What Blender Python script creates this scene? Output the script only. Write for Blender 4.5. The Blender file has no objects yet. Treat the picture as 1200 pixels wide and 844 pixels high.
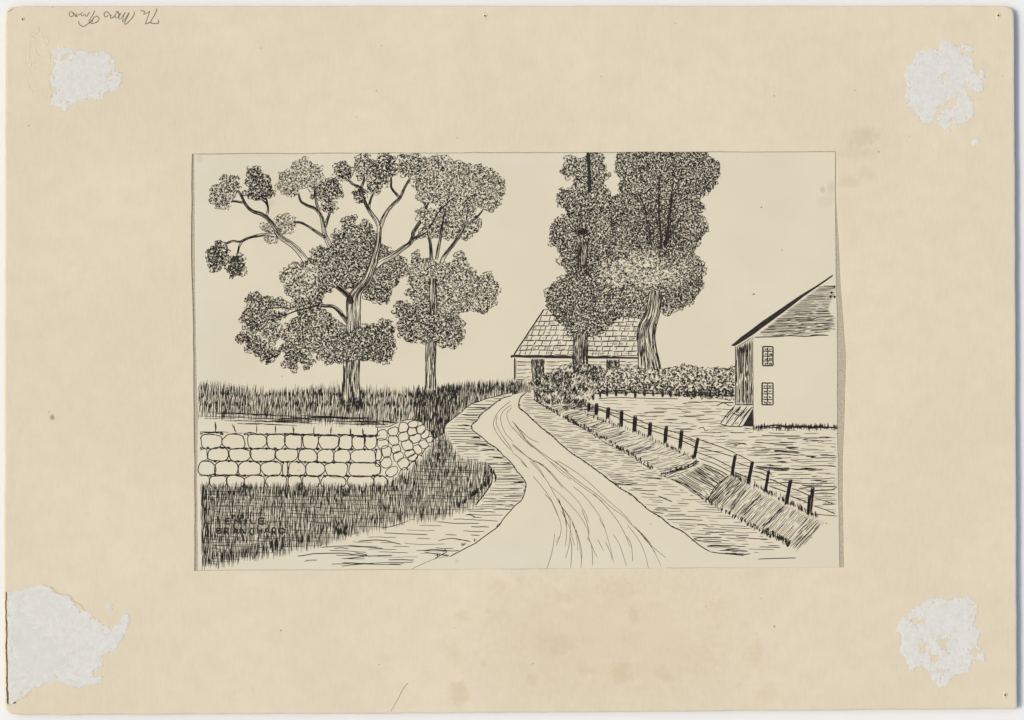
import bpy, math, random
import numpy as np
from mathutils import Vector
from mathutils.geometry import tessellate_polygon

random.seed(11)
RNG = np.random.default_rng(5)
S = 0.00025                      # one reading-unit of the sheet is a quarter of a millimetre
C = bpy.context.scene.collection
def X(x): return (x - 600.0) * S
def Y(y): return (422.0 - y) * S
U = random.uniform

TOP = 0.0036                     # top of the mount board above the table
FLOOR = TOP-.00036                  # floor of the sunk window
SHEET = TOP-.00014                  # face of the drawing paper
LAYER = 1.2e-6                   # ink films one over the other

# ------------------------------------------------------------------ node helpers
def new_mat(name):
    m = bpy.data.materials.new(name); m.use_nodes = True
    nt = m.node_tree; b = nt.nodes['Principled BSDF']
    return m, nt, b
def nd(nt, kind, **kw):
    n = nt.nodes.new(kind)
    for k, v in kw.items(): setattr(n, k, v)
    return n
def link(nt, a, b): nt.links.new(a, b)
def coords(nt, scale=(1, 1, 1)):
    tc = nd(nt, 'ShaderNodeTexCoord'); mp = nd(nt, 'ShaderNodeMapping')
    mp.inputs['Scale'].default_value = scale
    link(nt, tc.outputs['Object'], mp.inputs['Vector'])
    return mp.outputs['Vector']
def noise(nt, vec, scale, detail=3, rough=.55):
    n = nd(nt, 'ShaderNodeTexNoise'); n.inputs['Scale'].default_value = scale
    n.inputs['Detail'].default_value = detail; n.inputs['Roughness'].default_value = rough
    link(nt, vec, n.inputs['Vector']); return n.outputs['Fac']
def maprange(nt, v, a, b, c=0., d=1., smooth=False):
    n = nd(nt, 'ShaderNodeMapRange')
    if smooth: n.interpolation_type = 'SMOOTHSTEP'
    link(nt, v, n.inputs['Value'])
    for k, q in zip(('From Min', 'From Max', 'To Min', 'To Max'), (a, b, c, d)): n.inputs[k].default_value = q
    return n.outputs['Result']
def math_(nt, op, a, b=None):
    n = nd(nt, 'ShaderNodeMath', operation=op)
    for i, v in enumerate((a, b)):
        if v is None: continue
        if isinstance(v, (int, float)): n.inputs[i].default_value = v
        else: link(nt, v, n.inputs[i])
    return n.outputs[0]
def mix(nt, fac, a, b):
    n = nd(nt, 'ShaderNodeMix', data_type='RGBA')
    if isinstance(fac, (int, float)): n.inputs[0].default_value = fac
    else: link(nt, fac, n.inputs[0])
    for i, v in ((6, a), (7, b)):
        if isinstance(v, tuple): n.inputs[i].default_value = v + (1.,)
        else: link(nt, v, n.inputs[i])
    return n.outputs[2]
def bump(nt, b, h, strength, dist=.0002):
    n = nd(nt, 'ShaderNodeBump'); n.inputs['Strength'].default_value = strength
    n.inputs['Distance'].default_value = dist
    link(nt, h, n.inputs['Height']); link(nt, n.outputs['Normal'], b.inputs['Normal'])
def blots(nt, vec, items, warp):
    """soft stains, each with a place and a size of its own"""
    tot = None
    for (px, py, rx, ry, amt) in items:
        s = nd(nt, 'ShaderNodeVectorMath', operation='SUBTRACT'); link(nt, vec, s.inputs[0])
        s.inputs[1].default_value = (X(px), Y(py), 0)
        m = nd(nt, 'ShaderNodeVectorMath', operation='MULTIPLY'); link(nt, s.outputs[0], m.inputs[0])
        m.inputs[1].default_value = (1/(rx*S), 1/(ry*S), 0)
        l = nd(nt, 'ShaderNodeVectorMath', operation='LENGTH'); link(nt, m.outputs[0], l.inputs[0])
        d = math_(nt, 'ADD', l.outputs['Value'], warp)
        r = maprange(nt, d, .25, 1.15, amt, 0., True)
        tot = r if tot is None else math_(nt, 'ADD', tot, r)
    return tot

def plain(name, col, rough=.8, spec=.2):
    m, nt, b = new_mat(name)
    b.inputs['Base Color'].default_value = col + (1,)
    b.inputs['Roughness'].default_value = rough
    b.inputs['Specular IOR Level'].default_value = spec
    return m, nt, b

# ------------------------------------------------------------------ materials
BOARD_COL = (.735, .640, .462)
def board_material():
    m, nt, b = plain('mount_board_paper', BOARD_COL, .9, .12)
    v = coords(nt)
    fib = noise(nt, coords(nt, (1, .22, 1)), 1500, 3, .6)
    fib2 = noise(nt, coords(nt, (.3, 1, 1)), 900, 3, .6)
    med = noise(nt, v, 190, 4, .6)
    big = noise(nt, v, 22, 3, .5)
    c = mix(nt, maprange(nt, big, .35, .65), (.776, .674, .503), (.728, .630, .468))
    c = mix(nt, maprange(nt, med, .35, .72, 0, .55), c, (.688, .588, .424))
    c = mix(nt, maprange(nt, fib, .3, .75, 0, .35), c, (.82, .718, .54))
    wn = math_(nt, 'MULTIPLY', math_(nt, 'SUBTRACT', noise(nt, v, 520, 3, .6), .5), 1.7)
    fox = blots(nt, v, [(715,750,190,100,.3),(541,721,9,8,.35),(533,765,16,12,.28),(567,778,7,6,.35),(537,812,15,17,.62),(585,690,14,16,.32),
        (571,716,5,4,.3),(657,699,9,8,.32),(611,678,8,6,.28),(742,720,10,13,.45),(652,755,26,16,.36),(624,796,9,8,.42),
        (729,789,17,15,.5),(776,790,14,14,.4),(686,785,10,9,.35),(868,803,6,5,.4),(886,765,11,22,.4),(838,712,16,14,.28),
        (725,690,30,14,.25),(885,672,22,10,.28),(740,748,16,12,.3),(690,750,14,10,.22),(900,815,16,14,.3),(820,770,30,20,.15)], wn)
    c = mix(nt, math_(nt, 'MULTIPLY', fox, .5), c, (.56, .43, .24))
    smu = blots(nt, v, [(1012,160,26,15,.5),(1003,178,30,10,.35),(995,213,20,9,.42),(1015,205,14,10,.3),(100,40,14,5,.22),
        (452,770,16,7,.12),(360,790,20,14,.1)], wn)
    c = mix(nt, math_(nt, 'MULTIPLY', smu, .36), c, (.36, .31, .22))
    spk = blots(nt, v, [(61.3,489.5,3.4,4.2,.6),(57.5,482.5,1.1,1,.6),(329.3,739,1.3,1.2,1),(907.5,734.3,1.5,1.3,.9),(441,106.5,1.1,1,.7),
        (1029.7,178,1.2,1.1,.9),(1002,106,1,1,.6),(907,112.5,1.1,1,.6),(34,147.5,1,1,.7),(535.5,161.5,1,1,.5),(447,53.5,1,.8,.5),
        (704,89.5,1.3,1,.5),(791.5,27.5,1,.8,.5),(305.5,56.5,1,1,.5),(624.5,778,2,1,.45),(444,778.7,1,.8,.6),(532,736,1,.8,.5),
        (892,701.5,1.4,1.1,.45),(827,711,1,1,.4),(1175,88.5,1,1,.45),(418,137,1.2,1,.35),(1066,160,1,1,.35)], 
        math_(nt, 'MULTIPLY', wn, .35))
    c = mix(nt, spk, c, (.16, .125, .07))
    link(nt, c, b.inputs['Base Color'])
    h = math_(nt, 'ADD', math_(nt, 'ADD', fib, fib2), math_(nt, 'MULTIPLY', med, .8))
    bump(nt, b, h, .34, .00016)
    return m
def sheet_material():
    m, nt, b = plain('drawing_paper', (.70, .645, .47), .85, .15)
    v = coords(nt)
    med = noise(nt, v, 120, 4, .55); fin = noise(nt, v, 1600, 3, .6); big = noise(nt, v, 30, 2, .5)
    c = mix(nt, maprange(nt, big, .35, .65), (.748, .668, .508), (.718, .640, .484))
    c = mix(nt, maprange(nt, med, .4, .75, 0, .3), c, (.685, .608, .448))
    wn = math_(nt, 'MULTIPLY', math_(nt, 'SUBTRACT', noise(nt, v, 300, 3, .6), .5), 1.2)
    pale = blots(nt, v, [(236,250,26,130,.45),(236,430,24,160,.42),(300,190,150,16,.3),(520,188,200,14,.32),(760,186,220,12,.28),
        (320,662,160,28,.45),(520,655,160,26,.4),(690,655,150,26,.38),(880,655,120,18,.3),(236,600,16,100,.3)], wn)
    c = mix(nt, math_(nt, 'MULTIPLY', pale, .75), c, (.715, .685, .555))
    dirt = blots(nt, v, [(964,222,4,5,.4),(975,218,7,10,.25),(318,238,5,6,.22),(234,186,5,6,.2),(535,658,4,4,.3),(970,235,18,10,.14)], wn)
    c = mix(nt, dirt, c, (.40, .36, .27))
    link(nt, c, b.inputs['Base Color'])
    bump(nt, b, math_(nt, 'ADD', fin, med), .12, .0001)
    return m
M_BOARD = board_material()
M_PAPER = sheet_material()
def mottled(name, a, c2, scale, bstr, rough=.9, bdist=.0002):
    m, nt, b = plain(name, a, rough, .12)
    v = coords(nt); n = noise(nt, v, scale, 4, .65)
    link(nt, mix(nt, maprange(nt, n, .3, .7), a, c2), b.inputs['Base Color'])
    bump(nt, b, n, bstr, bdist); return m
M_PULP = mottled('torn_white_pulp', (.775, .75, .705), (.69, .66, .605), 700, .7)
M_PULP_BARE = mottled('bare_grey_pulp', (.745, .73, .68), (.665, .645, .59), 240, .3)
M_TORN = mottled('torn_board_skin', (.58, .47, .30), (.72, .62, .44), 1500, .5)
M_SPLIT_SHADE = mottled('split_edge_shadow_brown', (.10, .075, .04), (.20, .15, .085), 900, .4)  # dark brown of flat ribbons that stand in for shade in the split edge
M_BACK = mottled('raw_backing_board', (.60, .53, .40), (.40, .345, .25), 1900, .8)
M_TABLE = mottled('white_table_card', (.905, .902, .902), (.885, .883, .885), 60, .05)
M_CORE = mottled('board_core_edge', (.34, .27, .17), (.24, .19, .12), 700, .3)
M_PENCIL = mottled('pencil_graphite', (.09, .085, .075), (.30, .27, .20), 2600, .1, .6)
M_HOLE = plain('pin_hole_dark', (.03, .022, .012), .95, .0)[0]
def ink_material(name, a, b2, scale):
    m, nt, b = plain(name, a, .62, .25)
    n = noise(nt, coords(nt), scale, 3, .6)
    link(nt, mix(nt, maprange(nt, n, .35, .7), a, b2), b.inputs['Base Color'])
    return m
M_INK = ink_material('black_ink', (.012, .010, .009), (.035, .028, .020), 900)
M_THIN = ink_material('thin_brown_ink', (.055, .045, .030), (.14, .115, .078), 900)

# ------------------------------------------------------------------ mesh collector
class Mesh:
    def __init__(s): s.v, s.f, s.m, s.mats = [], [], [], []
    def mat(s, m):
        if m not in s.mats: s.mats.append(m)
        return s.mats.index(m)
    def poly(s, pts, z, m):
        k = s.mat(m); b = len(s.v)
        s.v += [(X(x), Y(y), z) for x, y in pts]
        for t in tessellate_polygon([[Vector((x, -y, 0)) for x, y in pts]]):
            a, c, d = (pts[i] for i in t)
            cr = (c[0]-a[0])*-(d[1]-a[1]) + (c[1]-a[1])*(d[0]-a[0])
            s.f.append(tuple(b+i for i in (t if cr > 0 else t[::-1]))); s.m.append(k)
    def ribbon(s, pts, w, z, m, w1=None, taper=.35):
        """one pen stroke: a flat ribbon that thins towards its ends"""
        n = len(pts)
        if n < 2: return
        k = s.mat(m); b = len(s.v); w1 = w if w1 is None else w1
        for i, (x, y) in enumerate(pts):
            x0, y0 = pts[max(0, i-1)]; x1, y1 = pts[min(n-1, i+1)]
            dx, dy = x1-x0, y1-y0; L = math.hypot(dx, dy) or 1.
            t = i/(n-1); ww = (w + (w1-w)*t)
            e = min(t, 1-t)*n/1.5
            if e < 1: ww *= taper + (1-taper)*e
            ox, oy = -dy/L*ww/2, dx/L*ww/2
            s.v.append((X(x+ox), Y(y+oy), z)); s.v.append((X(x-ox), Y(y-oy), z))
        for i in range(n-1):
            a = b+2*i; s.f.append((a, a+2, a+3, a+1)); s.m.append(k)
    def build(s, name, parent=None, label=None, smooth=False):
        me = bpy.data.meshes.new(name); me.from_pydata(s.v, [], s.f)
        for m in s.mats: me.materials.append(m)
        me.polygons.foreach_set('material_index', s.m)
        if smooth: me.polygons.foreach_set('use_smooth', [True]*len(s.f))
        me.update()
        o = bpy.data.objects.new(name, me); C.objects.link(o)
        if parent is not None: o.parent = parent
        if label: o['label'] = label
        return o

# ------------------------------------------------------------------ pen helpers
def Z(x0, y0, s, pts): return [(x0 + x/s, y0 + y/s) for x, y in pts]
def curve(pts, step=2.0, closed=False):
    """Catmull-Rom through the points"""
    P = list(pts); n = len(P); out = []
    if n < 3 and not closed:
        (x0, y0), (x1, y1) = P[0], P[-1]; k = max(2, int(math.hypot(x1-x0, y1-y0)/step))
        return [(x0+(x1-x0)*i/k, y0+(y1-y0)*i/k) for i in range(k+1)]
    segs = n if closed else n-1
    for i in range(segs):
        g = (lambda j: P[j % n]) if closed else (lambda j: P[max(0, min(n-1, j))])
        p0, p1, p2, p3 = g(i-1), g(i), g(i+1), g(i+2)
        k = max(1, int(math.hypot(p2[0]-p1[0], p2[1]-p1[1])/step))
        for j in range(k):
            t = j/k
            out.append(tuple(.5*(2*p1[a]+(p2[a]-p0[a])*t+(2*p0[a]-5*p1[a]+4*p2[a]-p3[a])*t*t+(3*p1[a]-p0[a]-3*p2[a]+p3[a])*t**3) for a in (0, 1)))
    out.append(P[0] if closed else P[-1])
    return out
def inside(x, y, P):
    r = False; j = len(P)-1
    for i in range(len(P)):
        xi, yi = P[i]; xj, yj = P[j]
        if (yi > y) != (yj > y) and x < (xj-xi)*(y-yi)/(yj-yi)+xi: r = not r
        j = i
    return r
GR = RNG.random((64, 64))
def vnoise(x, y):
    xi, yi = math.floor(x), math.floor(y); fx, fy = x-xi, y-yi
    fx, fy = fx*fx*(3-2*fx), fy*fy*(3-2*fy)
    g = lambda a, b: GR[a % 64][b % 64]
    return (g(xi, yi)*(1-fx)+g(xi+1, yi)*fx)*(1-fy)+(g(xi, yi+1)*(1-fx)+g(xi+1, yi+1)*fx)*fy
def wob(pts, a, f=.15):
    k = U(0, 60)
    return [(x+(vnoise(x*f+k, y*f)-.5)*2*a, y+(vnoise(x*f, y*f+k+9)-.5)*2*a) for x, y in pts]
class Pen:
    """one drawn thing: a film of paper colour inside its outline and the pen strokes over it"""
    n = 0
    def __init__(s, step=1): Pen.n += step; s.z = SHEET + Pen.n*LAYER; s.k = 0; s.M = Mesh()
    def fill(s, pts): s.M.poly(pts, s.z, M_PAPER); return s
    def line(s, pts, w=.9, w1=None, m=None, a=.25, taper=.35, raw=False):
        p = pts if raw else wob(curve(pts), a)
        s.k += 1
        s.M.ribbon(p, w, s.z + 6e-7 + (s.k % 400)*5e-10, m or M_INK, w1, taper)
    def blob(s, pts): s.k += 1; s.M.poly(pts, s.z + 7e-7 + (s.k % 400)*5e-10, M_INK)
    def build(s, name, parent=None, label=None): return s.M.build(name, parent, label)
    # curly leaf scribble
    def leaves(s, P, sp=2.7, r=1.5, w=.85, dark=.35, edge=True, wild=.3, holes=(), flat=1.0, fill=True, tone=None):
        sp *= .74; w *= .84; r *= 1.0; dark += .1
        if fill: s.fill(P)
        x0, x1 = min(p[0] for p in P), max(p[0] for p in P); y0, y1 = min(p[1] for p in P), max(p[1] for p in P)
        k = U(0, 40); y = y0
        while y < y1:
            x = x0
            while x < x1:
                cx, cy = x+U(-.5, .5)*sp, y+U(-.5, .5)*sp
                x += sp
                if not inside(cx, cy, P): continue
                nz = vnoise(cx*.09+k, cy*.09)*.65+vnoise(cx*.3+20, cy*.3)*.35
                t = tone(cx, cy) if tone else 0
                if U(0, 1) < .05-t*.95: continue
                s.curl(cx, cy, r*U(.6, 1.3), w*U(.65, 1.25)*(1+.2*t), wild, flat, vnoise(cx*.05+k, cy*.05+k)*12)
                if U(0, 1) < dark+(nz-.5)*.9+t*.6:
                    a = U(0, 6.3); d = U(.7, 1.7)
                    s.line([(cx-d*math.cos(a), cy-d*math.sin(a)), (cx+U(-.4, .4), cy+U(-.4, .4)), (cx+d*math.cos(a), cy+d*math.sin(a))], w*U(1.0, 1.9), raw=True)
            y += sp
        if edge:
            Q = wob(curve(P+[P[0]], .8), 1.7, .38); acc = 0; nxt = r
            sg = 1 if sum(P[i-1][0]*P[i][1]-P[i][0]*P[i-1][1] for i in range(len(P))) > 0 else -1
            for i in range(1, len(Q)-1):
                dx, dy = Q[i+1][0]-Q[i-1][0], Q[i+1][1]-Q[i-1][1]; L = math.hypot(dx, dy) or 1
                acc += L/2
                if acc > nxt:
                    acc = 0; nxt = r*U(.9, 1.9)
                    if U(0, 1) < .22: continue
                    q = r*U(.8, 1.5); o = U(-.6, .5)
                    cx, cy = Q[i][0]+dy/L*sg*o, Q[i][1]-dx/L*sg*o
                    a0 = math.atan2(-dx/L*sg, dy/L*sg)+U(-.5, .5); h = U(1.0, 2.6); e = U(.7, 1.1)
                    s.line([(cx+q*math.cos(a0+h*t/4), cy+q*e*math.sin(a0+h*t/4)) for t in range(-4, 5)], w*U(.6, 1.15), raw=True, taper=.4)
                    if U(0, 1) < .25+wild:
                        b = a0+U(-.7, .7); l = r*U(1.2, 2.3); s.line([(cx, cy), (cx+l*.6*math.cos(b-.2), cy+l*.6*math.sin(b-.2)), (cx+l*math.cos(b), cy+l*math.sin(b))], w*U(.8, 1.5), raw=True)
        return s
    def curl(s, cx, cy, r, w, wild=.3, flat=1.0, th=None):
        a0 = U(0, 6.28); span = U(2.6, 5.6)*random.choice((1, -1)); n = 6
        th = U(0, 3.14) if th is None else th+U(-.7, .7); c, sn = math.cos(th), math.sin(th); e = U(.5, .95)*flat
        pts = []
        for i in range(n+1):
            a = a0+span*i/n; q = r*(1-.3*i/n)
            px, py = q*math.cos(a), q*e*math.sin(a)
            pts.append((cx+px*c-py*sn, cy+px*sn+py*c))
        if U(0, 1) < wild:
            b = U(0, 6.28); pts.append((pts[-1][0]+r*1.1*math.cos(b), pts[-1][1]+r*1.1*math.sin(b)))
        s.line(pts, w, raw=True, taper=.5)
    def scan(s, P, ang, gap):
        """parallel chords of a polygon at an angle"""
        c, n = math.cos(-ang), math.sin(-ang)
        R = [(x*c-y*n, x*n+y*c) for x, y in P]; y = min(p[1] for p in R)+gap*U(.2, .8)
        while y < max(p[1] for p in R):
            xs = []; j = len(R)-1
            for i in range(len(R)):
                (xi, yi), (xj, yj) = R[i], R[j]
                if (yi > y) != (yj > y): xs.append((xj-xi)*(y-yi)/(yj-yi)+xi)
                j = i
            xs.sort()
            for a, b in zip(xs[::2], xs[1::2]):
                yield [(q*c+y*n, -q*n+y*c) for q in (a, b)]
            y += gap*U(.7, 1.3)
    def hatch(s, P, ang, gap, w=.7, seg=(20, 60), skip=(2, 10), a=.5, over=0., m=None, tilt=.03, bow=0.):
        for (p, q) in s.scan(P, math.radians(ang), gap):
            L = math.hypot(q[0]-p[0], q[1]-p[1])
            if L < 1.5: continue
            dx, dy = (q[0]-p[0])/L, (q[1]-p[1])/L
            t = U(-over, skip[1]*.6)
            while t < L:
                l = min(U(*seg), L-t+U(0, over))
                if l > 1.2:
                    k = U(-tilt, tilt)*l; b = U(-bow, bow)*l
                    A = (p[0]+dx*t, p[1]+dy*t); B = (p[0]+dx*(t+l)-dy*k, p[1]+dy*(t+l)+dx*k)
                    mid = ((A[0]+B[0])/2-dy*b, (A[1]+B[1])/2+dx*b)
                    s.line([A, mid, B], w*U(.6, 1.3), m=m or (M_THIN if U(0, 1) < .3 else M_INK), a=a, taper=.25)
                t += l+U(*skip)
    def grass(s, P, sp=1.9, ln=(7, 13), w=.75, lean=.04, dark=.2, clumps=.5, rows=0):
        x0, x1 = min(p[0] for p in P), max(p[0] for p in P); y0, y1 = min(p[1] for p in P), max(p[1] for p in P)
        y = y0
        while y < y1:
            x = x0
            while x < x1:
                cx, cy = x+U(-.6, .6)*sp, y+U(-.5, .5)*ln[0]*.8
                x += sp*U(.7, 1.3)
                if not inside(cx, cy, P): continue
                nz = vnoise(cx*.16, cy*.2)
                l = U(*ln); a = U(-lean, lean)+.02
                ww = w*U(.65, 1.15)*(1+clumps*.5*(nz-.5))
                s.line([(cx-a*l, cy+l/2), (cx+U(-.3, .3), cy), (cx+a*l, cy-l/2)], ww, m=M_THIN if U(0, 1) < .12 else M_INK, raw=True)
                if nz > .55 and U(0, 1) < dark*1.1:
                    s.line([(cx+.5, cy+l*.25), (cx+.7, cy-l*.2)], w*U(1.2, 2.1), raw=True)
            y += ln[0]*.62
    def trunk(s, Lp, Rp, n=9, w=.8, seg=.35):
        Lc, Rc = curve(Lp, 3), curve(Rp, 3); k = max(len(Lc), len(Rc))
        f = lambda c, t: c[min(len(c)-1, int(round(t*(len(c)-1))))]
        s.fill(Lc+Rc[::-1]); wd = lambda t: math.hypot(f(Lc, t)[0]-f(Rc, t)[0], f(Lc, t)[1]-f(Rc, t)[1]); wm = max(wd(j/8) for j in range(9))
        for i in range(n*9):
            u = (i*7 % (n*9)+.5)/(n*9)+U(-.02, .02); t = U(-seg*1.3, .92); t1 = min(1, t+U(seg*.5, seg*1.6)); t = max(0, t)
            if t1 < t+.04 or U(0, 1) > wd((t+t1)/2)/wm: continue
            pts = []
            for j in range(9):
                q = t+(t1-t)*j/8; a, b = f(Lc, q), f(Rc, q)
                pts.append((a[0]+(b[0]-a[0])*u, a[1]+(b[1]-a[1])*u))
            s.line(wob(pts, .45, .2), w*U(.5, .92), raw=True, m=M_THIN if U(0, 1) < .25 else M_INK)
        s.line(Lp, w*1.25, a=.4); s.line(Rp, w*1.35, a=.4)
    def limb(s, pts, w0, w1, shade=2, ink=.85):
        c = wob(curve(pts, 2), .3); n = len(c); L, R = [], []
        for i, (x, y) in enumerate(c):
            x0, y0 = c[max(0, i-1)]; x1, y1 = c[min(n-1, i+1)]; d = math.hypot(x1-x0, y1-y0) or 1
            h = (w0+(w1-w0)*i/(n-1))/2; ox, oy = -(y1-y0)/d*h, (x1-x0)/d*h
            L.append((x+ox, y+oy)); R.append((x-ox, y-oy))
        s.fill(L+R[::-1])
        s.line(wob(L, .3, .3), ink, raw=True); s.line(wob(R, .3, .3), ink*1.15, raw=True)
        for k in range(int(2+shade*3.3*max(1, (w0+w1)/3.2))):
            a = int(U(0, n*.75)); b = min(n, a+int(U(n*.15, n*.45))+4); u = U(.15, .85)
            s.line(wob([(L[i][0]*(1-u)+R[i][0]*u, L[i][1]*(1-u)+R[i][1]*u) for i in range(a, b)], .25, .3), ink*U(.5, .8), raw=True, m=M_THIN if U(0,1)<.4 else M_INK)

SKY, SUN, SUNCOL, EXPO = .09, 1.0, (1.0, .99, .87), .32

# ------------------------------------------------------------------ the table
bm_v = [(-1.2, -1.2, 0), (1.2, -1.2, 0), (1.2, 1.2, 0), (-1.2, 1.2, 0)]
me = bpy.data.meshes.new('tabletop'); me.from_pydata(bm_v, [], [(0, 1, 2, 3)]); me.materials.append(M_TABLE)
table = bpy.data.objects.new('tabletop', me); C.objects.link(table); table['kind'] = 'structure'
table['label'] = 'plain white surface the mount board lies on'

# ------------------------------------------------------------------ the mount board
mount = bpy.data.objects.new('mount_board', None); C.objects.link(mount)
mount['label'] = 'cream mount board with torn white corner areas under the pen drawing'
mount['category'] = 'mount board'

def outline(pts, step, amp, f=.05):
    out = []
    for i in range(len(pts)):
        a, b = pts[i], pts[(i+1) % len(pts)]
        k = max(1, int(math.hypot(b[0]-a[0], b[1]-a[1])/step))
        out += [(a[0]+(b[0]-a[0])*j/k, a[1]+(b[1]-a[1])*j/k) for j in range(k)]
    return [(x+(vnoise(x*f, y*f)-.5)*2*amp+(vnoise(x*.4, y*.4)-.5)*amp*.5, y+(vnoise(x*f+31, y*f)-.5)*2*amp+(vnoise(x*.4+7, y*.4)-.5)*amp*.5) for x, y in out]
rim = outline([(6.2,22),(6.8,14),(9.5,9.6),(14,8),(22,7.4),(300,7.2),(600,7),(900,6.8),(1170,6.8),(1182,8),(1187,11.5),(1188.6,18),
    (1188.8,60),(1190,300),(1191,560),(1192,828),(1190.5,830.2),(1186,830.6),(900,833),(600,835.4),(300,836.8),(30,838.2),(20,838),(14,837),(9.6,834.6),(6.9,831),(5.6,826),(4.9,700),(5.4,300)], 9, .45)
window = outline([(224.8,180),(400,179.3),(600,178.6),(800,178),(979.3,177.4),(979.6,236),(981,252),(983.3,288),(985.3,330),(988.2,375),(991.4,415),(991,450),
    (989,510),(987.8,545),(988,600),(989.2,664.8),(800,665.9),(600,667),(400,668),(227.6,668.9),(228.2,607),(228,545),(226.9,480),(226.8,417),(226,350),(224,300)], 7, .35)
def inset(P, d):
    out = []; n = len(P)
    area = sum(P[i][0]*P[(i+1) % n][1]-P[(i+1) % n][0]*P[i][1] for i in range(n)); sg = 1 if area > 0 else -1
    for i in range(n):
        x0, y0 = P[i-1]; x1, y1 = P[(i+1) % n]; dx, dy = x1-x0, y1-y0; L = math.hypot(dx, dy) or 1
        out.append((P[i][0]-dy/L*d*sg, P[i][1]+dx/L*d*sg))
    return out
B = Mesh(); kb = B.mat(M_BOARD); kc = B.mat(M_CORE)
rings = [(inset(rim, 2.6), TOP), (inset(rim, 1.3), TOP-.00006), (inset(rim, .4), TOP-.0002), (rim, TOP-.00045), (inset(rim, .3), .00035), (inset(rim, 1.2), 0.)]
n = len(rim); base = []
for P, z in rings:
    base.append(len(B.v)); B.v += [(X(x), Y(y), z) for x, y in P]
area = sum(rim[i][0]*rim[(i+1) % n][1]-rim[(i+1) % n][0]*rim[i][1] for i in range(n))
for r in range(len(rings)-1):
    for i in range(n):
        j = (i+1) % n; a, b2 = base[r], base[r+1]
        B.f.append((a+i, a+j, b2+j, b2+i) if area < 0 else (a+i, b2+i, b2+j, a+j)); B.m.append(kb if r < 3 else kc)
win_in = inset(window, -.5)      # worn lip round the sunk window
w0 = len(B.v); nw = len(window)
B.v += [(X(x), Y(y), TOP) for x, y in win_in]; B.v += [(X(x), Y(y), TOP-.00004) for x, y in window]; B.v += [(X(x), Y(y), FLOOR) for x, y in window]
for r in (0, 1):
    for i in range(nw):
        j = (i+1) % nw; a, b2 = w0+r*nw, w0+(r+1)*nw
        B.f.append((a+i, b2+i, b2+j, a+j)); B.m.append(kb if r == 0 else kc)
outer = [Vector((x, -y, 0)) for x, y in rings[0][0]]; inner = [Vector((x, -y, 0)) for x, y in win_in]
idx = [base[0]+i for i in range(n)]+[w0+i for i in range(nw)]
for t in tessellate_polygon([outer, inner]):
    p = [B.v[idx[i]] for i in t]
    cr = (p[1][0]-p[0][0])*(p[2][1]-p[0][1])-(p[1][1]-p[0][1])*(p[2][0]-p[0][0])
    B.f.append(tuple(idx[i] for i in (t if cr > 0 else t[::-1]))); B.m.append(kb)
B.build('board', mount)
R = Mesh(); R.poly(inset(window, -.6), FLOOR-.00001, M_BACK)
R.build('recess_floor', mount, 'grey raw backing showing as thin strips beside the drawing')

# torn places: a field sampled on a fine grid and cut with marching triangles
def nz2(xx, yy, f, seed):
    g = np.random.default_rng(seed).random((97, 97)); x, y = xx*f, yy*f
    xi, yi = np.floor(x).astype(int), np.floor(y).astype(int); fx, fy = x-xi, y-yi
    fx, fy = fx*fx*(3-2*fx), fy*fy*(3-2*fy); q = lambda a, b: g[a % 97, b % 97]
    return (q(xi, yi)*(1-fx)+q(xi+1, yi)*fx)*(1-fy)+(q(xi, yi+1)*(1-fx)+q(xi+1, yi+1)*fx)*fy
def sdist(xx, yy, P):
    """signed distance to a polygon, positive inside"""
    d = np.full(xx.shape, 1e9); ins = np.zeros(xx.shape, bool); m = len(P)
    for i in range(m):
        (ax, ay), (bx, by) = P[i], P[(i+1) % m]; ex, ey = bx-ax, by-ay
        t = np.clip(((xx-ax)*ex+(yy-ay)*ey)/(ex*ex+ey*ey+1e-9), 0, 1)
        d = np.minimum(d, np.hypot(xx-ax-t*ex, yy-ay-t*ey))
        c = ((ay > yy) != (by > yy)) & (xx < (bx-ax)*(yy-ay)/((by-ay) if by != ay else 1e-9)+ax); ins ^= c
    return np.where(ins, d, -d)
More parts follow.
